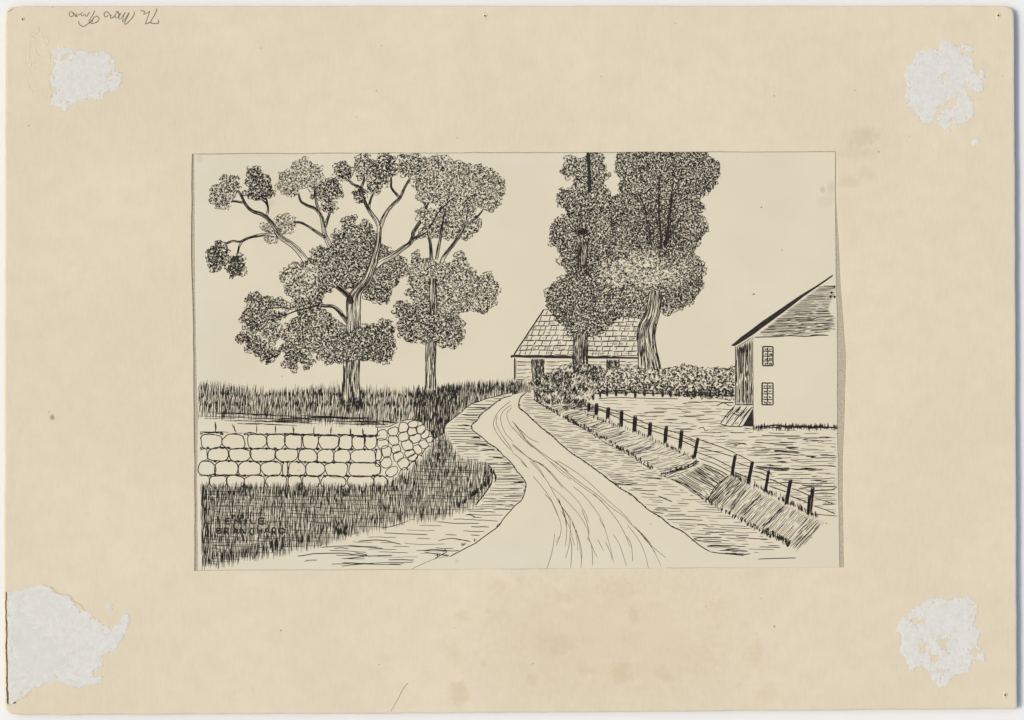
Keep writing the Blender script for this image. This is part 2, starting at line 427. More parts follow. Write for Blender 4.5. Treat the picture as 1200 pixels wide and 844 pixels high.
def torn(name, label, polys, holes, seed, rough=1.0, split=None, bare=None, lift=1.0):
    xs = [p[0] for P in polys for p in P]; ys = [p[1] for P in polys for p in P]; st = .5
    gx = np.arange(min(xs)-5, max(xs)+5, st); gy = np.arange(min(ys)-5, max(ys)+5, st); xx, yy = np.meshgrid(gx, gy)
    F = np.max([sdist(xx, yy, P) for P in polys], 0)
    F = F+((nz2(xx, yy, .22, seed)-.5)*4.4+(nz2(xx, yy, .6, seed+1)-.5)*3.0+(nz2(xx, yy, 1.3, seed+2)-.5)*1.6)*rough*.62
    for H in holes:
        F = np.minimum(F, -(sdist(xx, yy, H)+(nz2(xx, yy, .5, seed+3)-.5)*3+(nz2(xx, yy, 1.2, seed+9)-.5)*2))
    spots = (nz2(xx, yy, .33, seed+4)-.84)*14                    # small skin islands left near the edges
    F = np.where(F < 9, np.minimum(F, -spots+np.maximum(F-6, 0)), F)
    tx = nz2(xx, yy, .9, seed+5)*.5+nz2(xx, yy, .35, seed+6)*.6+nz2(xx, yy, .1, seed+7)*.8
    rimh = np.exp(-((F-.9)/.8)**2)
    H = TOP+(.000012+lift*(.00002*np.clip(F, 0, 1.5)+.00004*tx*np.clip(F/2, 0, 1)+.00003*rimh*(nz2(xx, yy, .8, seed+8)-.2)))
    M = Mesh(); ka, kt, kbare = M.mat(M_PULP), M.mat(M_TORN), M.mat(M_PULP_BARE); ny, nx = F.shape; ids = {}
    thin = nz2(xx, yy, .25, seed+11)
    bareF = sdist(xx, yy, bare)+(thin-.5)*16 if bare is not None else None
    for level, getk in ((0., None),):
        def vert(i, j):
            k = (i, j)
            if k not in ids: ids[k] = len(M.v); M.v.append((X(gx[j]), Y(gy[i]), float(H[i, j])))
            return ids[k]
        def cut(a, b):
            k = (a, b) if a < b else (b, a)
            if k not in ids:
                fa, fb = F[k[0]], F[k[1]]; t = float(fa/(fa-fb)); (i0, j0), (i1, j1) = k
                ids[k] = len(M.v); M.v.append((X(gx[j0]+(gx[j1]-gx[j0])*t), Y(gy[i0]+(gy[i1]-gy[i0])*t), TOP+.000004))
            return ids[k]
        for i, j in zip(*np.nonzero((np.maximum.reduce([F[:-1, :-1], F[1:, :-1], F[:-1, 1:], F[1:, 1:]]) > 0))):
            q = [(i, j), (i+1, j), (i+1, j+1), (i, j+1)]
            for tri in ((q[0], q[1], q[2]), (q[0], q[2], q[3])):
                pos = [F[t] > 0 for t in tri]
                if not any(pos): continue
                out = []
                for u in range(3):
                    a, b3 = tri[u], tri[(u+1) % 3]
                    if F[a] > 0: out.append(vert(*a))
                    if (F[a] > 0) != (F[b3] > 0): out.append(cut(a, b3))
                M.f.append(tuple(int(o) for o in out))
                f = max(F[t] for t in tri)
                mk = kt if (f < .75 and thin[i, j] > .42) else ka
                if bare is not None and mk == ka and bareF[i, j] > 0: mk = kbare
                M.m.append(mk)
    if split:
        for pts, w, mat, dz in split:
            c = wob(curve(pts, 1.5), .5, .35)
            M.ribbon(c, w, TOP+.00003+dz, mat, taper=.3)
    return M.build(name, mount, label)
torn('torn_patch', 'white torn patch near the pencilled corner, notched along its top',
    [Z(0,0,4,[(245,240),(280,220),(330,225),(345,238),(372,226),(400,238),(440,246),(480,240),(520,255),(545,290),(545,330),(575,345),(575,385),(552,425),(515,425),(488,440),(470,475),(440,460),(380,470),(340,495),(300,525),(280,500),(240,490),(235,460),(265,425),(262,410),(238,398),(232,365),(250,330),(270,295),(248,275)])],
    [Z(0,0,4,[(290,268),(322,250),(326,268),(298,284)]), Z(0,0,4,[(498,352),(530,340),(528,352),(505,362)])], 21)
torn('torn_patch', 'round white torn patch with loose flecks on its outer side, above the grey smudge',
    [Z(900,0,4,[(808,195),(850,185),(880,210),(920,260),(965,280),(970,330),(1000,370),(1010,420),(985,440),(940,410),(930,440),(965,475),(970,540),(940,575),(880,590),(865,560),(850,590),(860,622),(820,600),(790,560),(820,520),(885,490),(890,455),(830,490),(790,510),(785,560),(760,585),(720,580),(690,510),(650,500),(640,460),(650,420),(640,360),(660,310),(700,245),(740,230),(800,235)]),
     Z(900,0,4,[(892,203),(940,210),(968,235),(950,248),(910,222)]), Z(900,0,4,[(995,318),(1022,330),(1012,372),(995,362)]), Z(900,0,4,[(950,662),(985,640),(992,665),(968,685)]), Z(900,0,4,[(980,458),(1002,465),(990,477)]), Z(900,0,4,[(1005,230),(1020,228),(1016,246)])],
    [Z(900,0,4,[(818,352),(832,350),(826,392),(816,380)]), Z(900,0,4,[(925,372),(940,400),(935,430),(922,400)])], 33)
torn('torn_patch', 'patchy white torn area pitted with small islands of cream skin',
    [Z(900,633,4,[(690,310),(740,285),(800,268),(850,285),(880,265),(950,268),(985,300),(980,350),(960,400),(1000,430),(985,490),(1015,530),(1022,572),(960,560),(940,620),(870,640),(850,680),(800,692),(770,650),(750,600),(700,590),(680,620),(650,570),(620,520),(630,460),(605,430),(620,370),(660,350)])],
    [Z(900,633,4,[(655,372),(740,374),(735,392),(690,394)]), Z(900,633,4,[(712,488),(746,490),(738,530),(714,522)]), Z(900,633,4,[(762,538),(803,545),(790,582),(768,572)]), Z(900,633,4,[(795,470),(842,458),(836,520),(818,512)]), Z(900,633,4,[(938,510),(992,518),(972,552)]), Z(900,633,4,[(800,610),(826,606),(820,628)])], 47, 1.15)
bl = Z(0,633,4,[(36,240),(90,235),(150,220),(190,210),(240,225),(260,250),(320,260),(350,300),(390,330),(420,340),(470,385),(520,420),(565,380),(570,350),(600,340),(615,370),(595,410),(590,450),(560,480),(540,520),(480,540),(485,590),(440,620),(440,640),(485,640),(480,665),(430,675),(370,695),(320,680),(260,660),(210,670),(150,700),(100,745),(45,775),(38,700)])
torn('torn_patch', 'largest torn white area, reaching the board edge with dark shade painted along a split',
    [bl, Z(0,633,4,[(495,315),(515,293),(542,315),(520,332)])], [], 58, .8,
    split=[(Z(0,633,4,[(29,240),(28,330),(31,430),(30,520),(33,600),(33,680),(37,770)]), 1.5, M_SPLIT_SHADE, .0),
           (Z(0,633,4,[(34,375),(31,440),(29,520),(33,580),(33,640),(35,700),(38,772)]), 1.5, M_SPLIT_SHADE, .00001),
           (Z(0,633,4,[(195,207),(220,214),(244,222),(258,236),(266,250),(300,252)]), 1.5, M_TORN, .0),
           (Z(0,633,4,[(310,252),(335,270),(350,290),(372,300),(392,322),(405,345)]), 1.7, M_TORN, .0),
           (Z(0,633,4,[(62,766),(76,757)]), 2.4, M_SPLIT_SHADE, .00001), (Z(0,633,4,[(80,752),(98,742),(118,738),(138,716),(150,704)]), 1.3, M_TORN, .0),
           (Z(0,633,4,[(165,690),(200,678)]), 1.0, M_TORN, .0), (Z(0,633,4,[(95,237),(102,236)]), 1.6, M_SPLIT_SHADE, .0)],
    bare=Z(0,633,4,[(40,330),(110,350),(170,420),(250,500),(310,540),(330,600),(200,620),(60,600),(40,500)]))

# pin holes with a raised burr
def pin(x, y, r, stretch, label):
    M = Mesh(); k = M.mat(M_BOARD); h = M.mat(M_HOLE); N = 14
    ringz = [(2.3, .000006), (1.7, .00018), (1.15, .00024), (.8, .00012)]
    for q, dz in ringz:
        M.v += [(X(x)+q*r*S*math.cos(6.2832*i/N)*(1-.15*math.sin(i*2.1)), Y(y)+q*r*S*stretch*math.sin(6.2832*i/N), TOP+dz) for i in range(N)]
    for a in range(3):
        for i in range(N):
            j = (i+1) % N; M.f.append((a*N+i, a*N+j, (a+1)*N+j, (a+1)*N+i)); M.m.append(k)
    M.f.append(tuple(3*N+i for i in range(N))); M.m.append(h)
    M.build('pin_hole', mount, label, smooth=True)
pin(26.6, 22.6, 1.15, 1.15, 'tiny pin hole in the corner beside the pencil writing')
pin(568.4, 18.7, 1.15, 1.2, 'tiny pin hole halfway along the edge')
pin(1170, 18.3, 1.3, 1.2, 'tiny pin hole in the corner above a torn patch')
pin(1178, 814.6, 1.2, 1.5, 'tiny pin hole in the corner below a torn patch')

# pencil writing (upside down on the board) and two pencil marks
def pencil(name, label, strokes, w=.75):
    M = Mesh()
    for i, st_ in enumerate(strokes): M.ribbon(wob(curve(st_, .8), .12, .5), w*U(.8, 1.25), TOP+.000012+i*2e-8, M_PENCIL, taper=.4)
    M.build(name, mount, label)
q = lambda pts: Z(70, 5, 9.23, pts)
pencil('pencil_inscription', 'handwritten pencil words The Mars Trees, upside down', [q(s_) for s_ in [
    [(1055,45),(1030,110),(985,195),(1040,210),(1065,208),(1072,185),(1060,165)], [(975,72),(955,130),(925,215)], [(925,215),(955,205),(990,196)], [(975,75),(930,102),(905,112),(922,88)], [(925,90),(905,75),(872,68)],
    [(800,78),(806,110),(770,165),(715,217),(704,197),(735,130),(752,90)], [(745,92),(705,165),(678,190),(695,120),(712,82)], [(708,88),(655,162),(640,150),(655,110),(664,92)], [(660,95),(640,120)],
    [(640,82),(602,112),(600,140),(625,148),(640,120),(632,85),(602,80)], [(600,120),(570,148),(545,146),(560,115)], [(550,130),(530,95),(500,82),(482,100),(485,132),(508,138),(525,112)],
    [(382,66),(352,125),(318,182),(345,207),(398,196),(428,158),(402,130),(366,148),(350,180),(300,215),(255,242),(215,217),(198,180)], [(345,185),(368,150)], [(360,188),(330,170)],
    [(326,82),(305,112),(288,132),(276,108)], [(272,104),(246,128),(228,112),(240,92),(256,100)], [(230,108),(205,112),(186,135),(178,108),(196,98)], [(178,110),(172,136),(160,108),(135,85),(108,88),(102,118),(125,136),(150,118),(138,96)]]], 1.0)
pencil('pencil_mark', 'thin curved pencil line at the lower edge', [[(458,834),(462.5,826),(468,816),(473,806.5),(478.5,800.5)]], .6)
pencil('pencil_mark', 'short pencil ticks in the corner', [[(11,13.5),(13.5,11.5),(16,10)], [(9,14.2),(10.5,13)], [(60.5,8.8),(62,7.8)]], .7)
# blind stamp: low ridges pressed up out of the board
E = Mesh(); ke = E.mat(M_BOARD)
q = lambda pts: Z(25, 25, 8.88, pts)
for st_ in [[(95,90),(110,60),(150,45),(180,70),(175,105),(140,130),(100,115),(93,92)], [(160,60),(165,95)], [(90,145),(125,170),(160,192),(190,185)], [(212,205),(250,232),(272,248),(284,215),(250,160),(215,135)], [(210,150),(240,190)],
    [(255,290),(285,330),(300,385),(282,440)], [(140,280),(160,340),(215,372),(250,350)], [(70,230),(95,225),(80,290),(80,330)], [(85,330),(78,390),(105,435),(88,480),(85,520),(130,562)], [(100,440),(150,430)], [(75,640),(88,700),(125,740)], [(205,735),(230,780),(285,795),(310,745),(285,700),(225,690),(190,720)],
    [(250,570),(300,558),(285,525)], [(250,640),(290,662),(300,700)], [(40,400),(42,450)], [(130,470),(145,500)]]:
    c = curve(q(st_), .8); nn = len(c); b0 = len(E.v)
    for i, (x, y) in enumerate(c):
        x0, y0 = c[max(0, i-1)]; x1, y1 = c[min(nn-1, i+1)]; L = math.hypot(x1-x0, y1-y0) or 1; ox, oy = -(y1-y0)/L, (x1-x0)/L
        hh = .00009*min(1, 4*min(i, nn-1-i)/nn+.1)
        for d, z in ((.75, 3e-6), (.3, hh), (-.3, hh), (-.75, 3e-6)): E.v.append((X(x+ox*d), Y(y+oy*d), TOP+z))
    for i in range(nn-1):
        for u in range(3): a = b0+4*i+u; E.f.append((a, a+4, a+5, a+1)); E.m.append(ke)
E.build('blind_stamp', mount, 'inkless embossed blind stamp along the edge beside a torn patch', smooth=True)

# ------------------------------------------------------------------ the drawing sheet
art = bpy.data.objects.new('pen_drawing', None); C.objects.link(art)
art['label'] = 'black ink pen drawing of a country road, trees and houses on cream paper'
art['category'] = 'drawing'
sheet = outline([(227.6,180.9),(400,180.1),(600,179.4),(800,178.8),(978.6,178.2),(978.8,240),(979.5,300),(981,380),(981.4,440),(981.2,480),(982,540),(983,600),(984,665.3),
    (800,665.6),(600,666.7),(400,667.7),(232,668.5),(231.6,607),(231.2,560),(232,487),(230.2,430),(229,350),(228.4,287)], 6, .28)
P = Mesh(); ks = P.mat(M_PAPER); kedge = P.mat(M_PAPER)
hi = inset(sheet, .5); n = len(sheet); b0 = len(P.v)
P.v += [(X(x), Y(y), SHEET) for x, y in hi]+[(X(x), Y(y), SHEET-.00004) for x, y in sheet]+[(X(x), Y(y), FLOOR+.00002) for x, y in sheet]
for r in (0, 1):
    for i in range(n):
        j = (i+1) % n; P.f.append((r*n+i, (r+1)*n+i, (r+1)*n+j, r*n+j)); P.m.append(ks)
for t in tessellate_polygon([[Vector((x, -y, 0)) for x, y in hi]]):
    p = [P.v[i] for i in t]; cr = (p[1][0]-p[0][0])*(p[2][1]-p[0][1])-(p[1][1]-p[0][1])*(p[2][0]-p[0][0])
    P.f.append(tuple(t if cr > 0 else t[::-1])); P.m.append(ks)
P.build('paper_sheet', art)

def family(name, label, root_pen, kids):
    """a drawn thing: its own ink is the part, what is drawn on it are sub-parts"""
    o = root_pen.build(name, art, label)
    for kname, pen, *kl in kids: pen.build(kname, o, kl[0] if kl else None)
    return o
def offs(P, dx, dy): return [(x+dx, y+dy) for x, y in P]

# ---- pasture on the right, behind everything
pen = Pen()
field = [(700,467),(720,465),(790,466.5),(862,467),(862,500),(884,503),(981,505),(980.5,604),(951,599),(925,588),(898,575),(880,566),(862,553),(822,541),(797,526),(780,518),(762,510),(743,504),(728,497),(712,489),(700,482),(692,474)]
pen.fill(field)
def tone_rows(P, gap, w, seg, skip, tilt=.02): pen.hatch(P, U(-.4, .8), gap, w, seg, skip, .45, 0, None, tilt)
tone_rows([(700,469),(862,470),(862,500),(884,503),(981,507),(980,604),(930,588),(862,556),(820,536),(760,508),(712,488)], 3.6, .6, (6, 34), (5, 26))
tone_rows([(735,485),(800,472),(850,480),(880,505),(900,520),(850,528),(800,515)], 4.2, .75, (8, 26), (8, 30))
tone_rows([(860,520),(980,515),(980,600),(900,560)], 4.4, .85, (8, 40), (10, 36))
for a in [[(700,467.5),(725,466),(755,467),(795,467.5)],[(892,510.5),(915,511),(938,511)],[(930,514.3),(950,513),(972,513.5)],[(957,513.8),(965,512),(974,512.6)],[(884,518),(910,520.5),(930,521.5)],
          [(862,523),(868,520),(876,522)],[(925,549),(938,550.5),(957,549)],[(938,549.5),(946,549),(952,549.7)],[(938,560.5),(960,561.5),(977,560)],[(936,572.5),(958,570.5),(981,570.5)],[(930,566),(950,567),(978,566)],[(981,571),(974,574),(960,575),(946,576)],
          [(818,502.5),(824,500.5),(826,505),(830,504)],[(858,522),(864,521),(860,524)],[(880,531),(892,531),(900,530.6)],[(906,536),(917,537.2),(907,538)],[(918,548),(925,548.6),(915,551)],[(800,473),(818,471.5),(842,471),(857,476)],[(840,475),(848,472.5),(860,472)]]:
    pen.line(a, U(.7, 1.1))
for i in range(26):
    y = U(512, 572); x = U(890, 965); l = U(6, 22); pen.line([(x, y), (x+l/2, y+U(-.5, .9)), (x+l, y+U(-.6, .6))], U(.7, 1.3))
for a in [[(905,527),(921,528.5),(935,529.5)],[(885,546),(905,548),(925,549)],[(940,548),(955,549.6)]]:
    for d in range(4): pen.line(offs(a, U(-2, 2), d*.7), .7)
pen.build('drawn_pasture', art, 'ruled short ink dashes of the open field between fence and tall house')

# ---- cottage behind the trees
wall = Pen()
wall.fill([(602.5,419),(749,420),(749,447),(602.5,447)])
for y in (424, 427.8, 432.5, 437.2, 441.5, 445):
    for xa, xb in ((605,622),(639,671),(689,711),(726,748)):
        x = xa
        while x < xb-2:
            l = U(5, 18); wall.line([(x, y+U(-.5, .5)), (min(xb, x+l), y+U(-.6, .6))], U(.55, 1.1)); x += l+U(0, 3)
        if U(0, 1) < .6: wall.line([(xa+U(0, 8), y+1.4), (xa+U(10, 20), y+1.2)], .6, m=M_THIN)
wall.line([(603.3,419),(603.4,432),(603.2,446)], 1.9, a=.2); wall.line([(605,421),(605,444)], .5, m=M_THIN)
wall.line([(748,420),(748.2,432)], .9)
roof = Pen()
RP = [(637,362.5),(749,364),(749,420),(601,417.5)]
roof.fill(RP)
ys = [364, 369.4, 376.6, 381.6, 387, 393.2, 399, 405.2, 410.6, 416.5]
def redge(y): return 637-(y-362.5)*36/55+1.2
for i in range(1, len(ys)):
    y0, y1 = ys[i-1], ys[i]
    for xa, xb, dy in ((redge(y1), 676, 0), (684, 748, .9)):
        x = xa
        while x < xb:
            l = min(U(9, 24), xb-x); roof.line([(x, y1+dy+U(-.6, .6)), (x+l, y1+dy+U(-.6, .6))], U(1.0, 1.5)); x += l+U(-.5, .8)
        x = xa+U(3, 8)
        while x < xb:
            s_ = U(1.6, 2.8) if xa < 660 else U(.8, 2)
            roof.line([(x+s_*.5, y0+dy+.4), (x-s_*.5, y1+dy-.2)], U(.9, 1.35), a=.3)
            if U(0, 1) < .28:
                for k in range(random.randint(2, 5)): roof.line([(x+1+k*U(.9, 1.6)+1.2, y0+dy+U(.8, 2)), (x+1+k*1.2, y1+dy-U(.6, 1.6))], .6, m=M_THIN)
            if U(0, 1) < .3: roof.line([(x+2, (y0+y1)/2+dy), (x+U(5, 9), (y0+y1)/2+dy+U(-.6, .6))], .6, m=M_THIN)
            x += U(5.5, 11)
roof.line([(637.5,362.3),(619.5,389.5),(601.5,417)], 1.7); roof.line([(637,362.6),(647,363.6)], 1.0)
roof.blob([(598.8,416.2),(620,416.4),(660,417),(700,417.6),(748,418.6),(748,420.6),(700,420.4),(660,420.2),(620,419.6),(599,418.6)])
door = Pen(); door.fill([(622.5,419.5),(638,419.5),(638,447),(622.5,447)])
door.hatch([(622.5,419.8),(638,419.8),(638,447),(622.5,447)], 88, .95, 1.0, (6, 20), (0, 1.2)); door.hatch([(622.5,419.8),(638,419.8),(638,447),(622.5,447)], 80, 1.8, .9, (5, 14), (1, 3))
win = Pen(); win.fill([(711.5,421),(725.5,421),(725.5,434.5),(711.5,434.5)])
win.hatch([(711.5,421),(725.5,421),(725.5,434.5),(711.5,434.5)], 85, .9, 1.0, (5, 13), (0, 1)); win.hatch([(711.5,421),(725.5,421),(725.5,434.5),(711.5,434.5)], 60, 2.2, .8, (4, 9), (1, 3))
for a in ([(711.3,420.5),(711.2,434)], [(725.6,420.5),(725.6,433)]): win.line(a, 1.3)
family('drawn_cottage', 'low clapboard cottage with shingled roof, half hidden behind two trees', wall, [('roof', roof, 'shingled roof with a heavy eave line'), ('door', door), ('window', win)])

# ---- the two big trees before the cottage
def pale(x, y): return -.84*max(0, min(1, 1.9*(1.12-math.hypot((x-750)/56, (y-321)/25)-.35*(vnoise(x*.12, y*.12)-.5))))
crownC = Pen()
C1 = Z(600,170,6,[(525,60),(560,52),(610,65),(642,75),(650,110),(648,140),(662,160),(650,190),(672,215),(692,200),(692,218),(655,235),(645,262),(645,290),(680,315),(690,350),(720,372),(745,350),(770,600),(760,840),(345,840)]) + \
     Z(600,170,6,[(350,770),(330,735),(305,705),(278,712),(268,680),(275,640),(263,600),(290,560),(310,520),(350,500),(385,485),(392,455),(360,440),(330,420),(315,385),(322,345),(345,310),(400,308),(435,290),(440,262),(450,240),(410,228),(390,232),(370,205),(342,190),(365,160),(375,120),(385,88),(425,85),(450,100),(490,110),(520,95)])
def toneC(x, y): return pale(x, y)+(.25 if 246 < y < 300 and x < 700 else 0.)
crownC.leaves(C1, 2.3, 1.3, .85, .42, tone=toneC)
for k in range(95): a = U(0, 6.3); x, y = random.gauss(682.5, 4.2), random.gauss(272, 2.4); crownC.line([(x, y), (x+2*math.cos(a), y+2*math.sin(a))], U(.8, 1.5))
for k in range(26): x, y = U(664, 680), U(250, 253.5); crownC.line([(x, y), (x+U(1, 3), y+U(-.6, .6))], U(.8, 1.4))
lowC = Pen()
C2 = Z(600,300,6,[(345,30),(395,125),(370,148),(335,155),(300,190),(262,232),(235,262),(248,300),(243,345),(270,390),(300,425),(318,460),(370,490),(388,540),(430,562),(530,560),(600,572),(615,545),(650,515),(690,490),(730,450),(800,425),(880,440),(945,420),(950,250),(900,180),(800,90),(700,20),(560,10)])
def tone2(x, y): return pale(x, y)+.1
lowC.leaves(C2, 2.3, 1.3, .88, .46, tone=tone2)
crownD = Pen()
D1 = Z(600,170,6,[(740,58),(800,52),(900,54),(1000,52),(1100,54),(1200,52)])+Z(800,170,6,[(60,50),(120,55),(150,52),(176,58),(180,90),(215,102),(252,128),(260,160),(258,200),(235,240),(232,280),(200,310),(170,345),(112,372),(112,395),(145,420),(150,445),(128,488),(150,530),(175,570),(175,600),(135,640),(118,690),(70,745),(100,790),(135,830)])+ \
     Z(800,300,6,[(120,20),(150,70),(152,110),(138,160),(140,210),(105,270),(80,310),(50,352),(20,345),(0,360)])+Z(600,300,6,[(1150,378),(1112,405),(1060,400),(1045,330),(1000,250),(940,300),(860,200),(780,100),(700,20)])+ \
     Z(600,170,6,[(700,760),(720,600),(690,420),(722,378),(762,352),(768,330),(748,305),(755,270),(770,240),(740,215),(738,190),(725,180),(738,130),(735,90)])
def toneD(x, y): return pale(x, y)+(.2 if (y < 300 and abs(x-776) < 22 and y > 225) else .06)
crownD.leaves(D1, 2.25, 1.3, .85, .42, tone=toneD)
glow = Pen()
GP = [(706,312),(722,303),(740,301),(760,299),(785,300),(797,306),(800,325),(790,338),(770,341),(757,339),(740,345),(722,340),(705,337),(692,328)]
for k in range(560):
    x, y = U(690, 806), U(294, 350)
    if pale(x, y) > -U(.1, .6): continue
    a = U(-.9, .9)+(.5 if x < 735 else -.3); l = U(1.5, 4.2)
    glow.line([(x-l*math.cos(a)/2, y-l*math.sin(a)/2), (x+U(-.6, .6), y+U(-.9, .9)), (x+l*math.cos(a)/2, y+l*math.sin(a)/2)], U(.7, 1.5))
glow.leaves(GP, 4.6, 1.7, .75, .12, edge=False, fill=False)
trC = Pen()
trC.trunk([(671.8,393),(672,405),(671.3,417),(671,432)], [(688.5,393),(688.2,405),(688.6,418),(689,432)], 17, .95)
trCu = Pen()
trCu.trunk([(677.5,282),(677,297),(678,317)], [(689.5,281),(688,296),(687.5,316)], 10, .95)
for k in range(40): x, y = U(674, 691), U(310, 321); trCu.curl(x, y, 1.4, .8)
trCt = Pen(); trCt.blob([(687.3,179.6),(691.4,179.6),(692.3,195),(692.6,210),(692.8,226),(688.6,226),(689,205),(687.8,192)]); trCt.line([(692,213),(697,208),(701,203)], 1.3)
family('drawn_tree', 'tall narrow roadside tree whose low crown hides the cottage roof', trC, [('foliage_clump', crownC, 'tall stacked upper crown cut by the top edge'), ('foliage_clump', lowC, 'rounded low crown over the cottage roof'), ('limb', trCu), ('limb', trCt)])
brD = Pen()
for pts, a, b in (([(763,287),(760,268),(756,247),(749,230),(746.5,226)], 2.2, 1.2), ([(775,292),(773.5,263),(772,237),(772.5,209)], 2.6, 1.6), ([(780,288),(783.5,262),(786.5,235),(788,215),(788.3,199)], 3.2, 1.4), ([(786.5,238),(791,226),(799,212)], 1.6, .8), ([(783,281),(791,267),(799,254),(806,244)], 1.8, .8), ([(745,228),(752,241),(757,256)], 1.4, 1)):
    brD.line(pts, a*.6, b*.6, a=.6); brD.line(offs(pts, U(.9, 1.4), 0), a*.4, b*.4, a=.8); brD.line(offs(pts[:4], -U(.9, 1.4), 0), a*.4, b*.3, a=.8)
for k in range(60):
    x = U(758, 790); y = U(255, 292); brD.line([(x, y), (x+U(-1, 1), y-U(4, 11))], U(.6, 1.2))
trD = Pen()
trD.trunk([(760.5,341),(758.5,356),(755,369),(749,380),(746.6,390),(747.4,402),(748,418),(748.2,434)], [(775.5,341),(774.5,356),(772.5,370),(768.5,385),(767.3,396),(768.5,406),(771.5,418),(774.5,433)], 28, .95, .2)
family('drawn_tree', 'massive tree with a bent ribbed trunk and broad crown reaching the top edge', trD, [('foliage_clump', crownD, 'broad dark crown'), ('foliage_clump', glow, 'pale patch of leaves in the middle of the crown'), ('limb', brD)])

# ---- hedge, bush and the low palings
hedge = Pen()
HP = [(690,432),(700,430),(717,432),(727,430),(742,432),(757,434),(770,433),(780,435),(790,431),(800,430),(813,431),(825,433.5),(838,434),(843,431.5),(852,433),(861,432),(861.5,464.5),(830,464.5),(800,463),(780,460),(740,459),(715,458),(700,460),(690,463)]
hedge.leaves(HP, 3.4, 1.8, 1.05, .42, wild=.45, tone=lambda x, y: .6 if y > 453 else (-.05 if y < 445 else .1))
hedge.hatch([(700,456),(715,456),(740,457),(780,458),(861,461),(861,465),(800,464),(740,461),(700,462)], 1, 1.3, .9, (4, 20), (1, 7))
pal = Pen()
pal.line([(694,462),(720,459.5),(760,461),(800,463),(861,463.5)], .8)
kids = [('foliage', hedge, 'dense curly leaves')]
posts = [(695,460,470),(703.5,458,467.5),(712,455,466),(722,456,465.5),(733.5,457,465),(744.8,458,467.5),(755.5,457,466),(765.5,457,466),(776.7,457,466.5),(786,457,466.5),(796,457,466.5),(805.8,456,467),(815,457,466.5),(822,457,466.5),(832.5,455,467),(842.5,456,466.5),(851,455,466),(857.5,456,466)]
for x, a, b in posts:
    p = Pen(0)
    for k in range(3): p.line([(x-1+k*.9, a+U(0, 1.5)), (x-1.1+k*.9+U(-.3, .3), b-U(0, 1.5))], U(1.0, 1.7))
    kids.append(('stake', p))
family('drawn_hedge', 'long clipped hedge on short dark stakes between the trees and the tall house', pal, kids)
bush = Pen()
BP = [(622,449),(628,444),(634,441.5),(640,440),(647,437),(652,433.5),(660,431),(670,427.5),(680,426),(690,427.5),(698,430),(703,433),(703,448),(698,458),(692,466),(688,474),(680,477),(667,475.5),(655,472.5),(645,476.5),(634,472),(627,468),(624,458)]
bush.fill(BP)
for k in range(1900):
    x, y = U(620, 705), U(425, 479)
    if not inside(x, y, BP): continue
    nz = vnoise(x*.2, y*.2); a = 1.2+U(-.5, .5)+(.5 if x < 660 else 0); l = U(2, 4.6)
    if nz < .34 and U(0, 1) < .6: continue
    dx, dy = l/2*math.cos(a), l/2*math.sin(a)
    bush.line([(x-dx, y+dy), (x+U(.3, .9), y+U(-.3, .3)), (x+dx, y-dy)], U(.6, 1.25)*(1+.8*(nz-.5)))
    if U(0, 1) < .35: bush.line([(x-dx-.6, y+dy), (x-1.1, y), (x+dx, y-dy)], .7)
bush.leaves([p for p in BP if p[1] < 452]+[(690,452),(640,458)], 4.2, 1.6, .75, .1, fill=False)
bush.build('drawn_bush', art, 'rounded leafy bush at the bend of the road in front of the cottage door')
tuft = Pen(); tuft.grass([(600,450),(606,446),(612,448),(622,449),(623,459),(612,462),(600,462)], 1.5, (4, 8), .8)
tuft.build('drawn_grass', art, 'small grass tuft at the cottage corner')

# ---- tall house at the right edge
front = Pen(); front.fill([(882,395),(974,392.5),(980.8,393),(980.8,500),(883,503)])
front.line([(882,394.5),(882.2,430),(882.6,470),(882.9,503)], 1.1, a=.2)
gable = Pen(); GB = [(886,392.5),(904,378.5),(930,358),(958,336.5),(966,334.5),(979,334),(979.3,345),(976,350),(973,356),(971,363),(975,369),(979,372),(979,387),(966,390),(940,393.5),(910,394.2)]
gable.fill(GB+[])
gable.hatch(GB, -2.5, 1.15, .62, (16, 60), (1, 5), .2, 0, None, .012); gable.hatch([(886,393),(906,378),(934,364),(966,366),(978,376),(978,386),(940,393)], -4, 3.0, .8, (8, 30), (4, 16))
for x, y in ((977.5,336),(974.5,343),(973.3,347.5),(978,348)):
    gable.blob([(x-1.6,y),(x,y-1.6),(x+1.6,y-.8),(x+1.2,y+1.4),(x-.6,y+1.6)])
gable.line([(884,395.2),(905,394.9),(925,393.6),(945,394.2),(960,392.8),(971,393)], 1.25, a=.15)
gable.line([(948,393.5),(958,392.3),(970,393.2)], 1.0)
side = Pen(); SD = [(861.9,407),(870,402),(882,395.5),(882.6,474.2),(862,474)]
side.fill(SD); side.hatch([(863,408),(881.5,399),(882,474),(862.5,474)], 89.5, 1.1, .85, (10, 45), (1, 5), .35)
side.hatch([(872,405),(881.5,399),(882,474),(872,474)], 89, 2.4, 1.0, (10, 30), (3, 12), .3)
for k in range(9): x = 864+k*2; side.line([(x, 406-k*1.1), (x+.2, 418-k*.9)], .9)
side.line([(861.9,406),(862,440),(861.9,474.5)], 1.1, a=.2); side.line([(871.2,405),(871.3,473)], .9); side.line([(861.5,474.3),(872,474.5),(882.6,474)], 1.5)
eave = Pen(); eave.blob([(856.4,405),(861,401.6),(868,395.2),(878.5,387.8),(892,377.4),(903,370),(920,358.2),(938,346),(957,334.6),(970,325.8),(975.6,322.1),(976.4,323.4),(968,329.6),(955,338.5),(941,348.2),(925,361),(908,373.6),(893,384.4),(884,391.4),(875,397.2),(866,403),(860.5,405.9)])
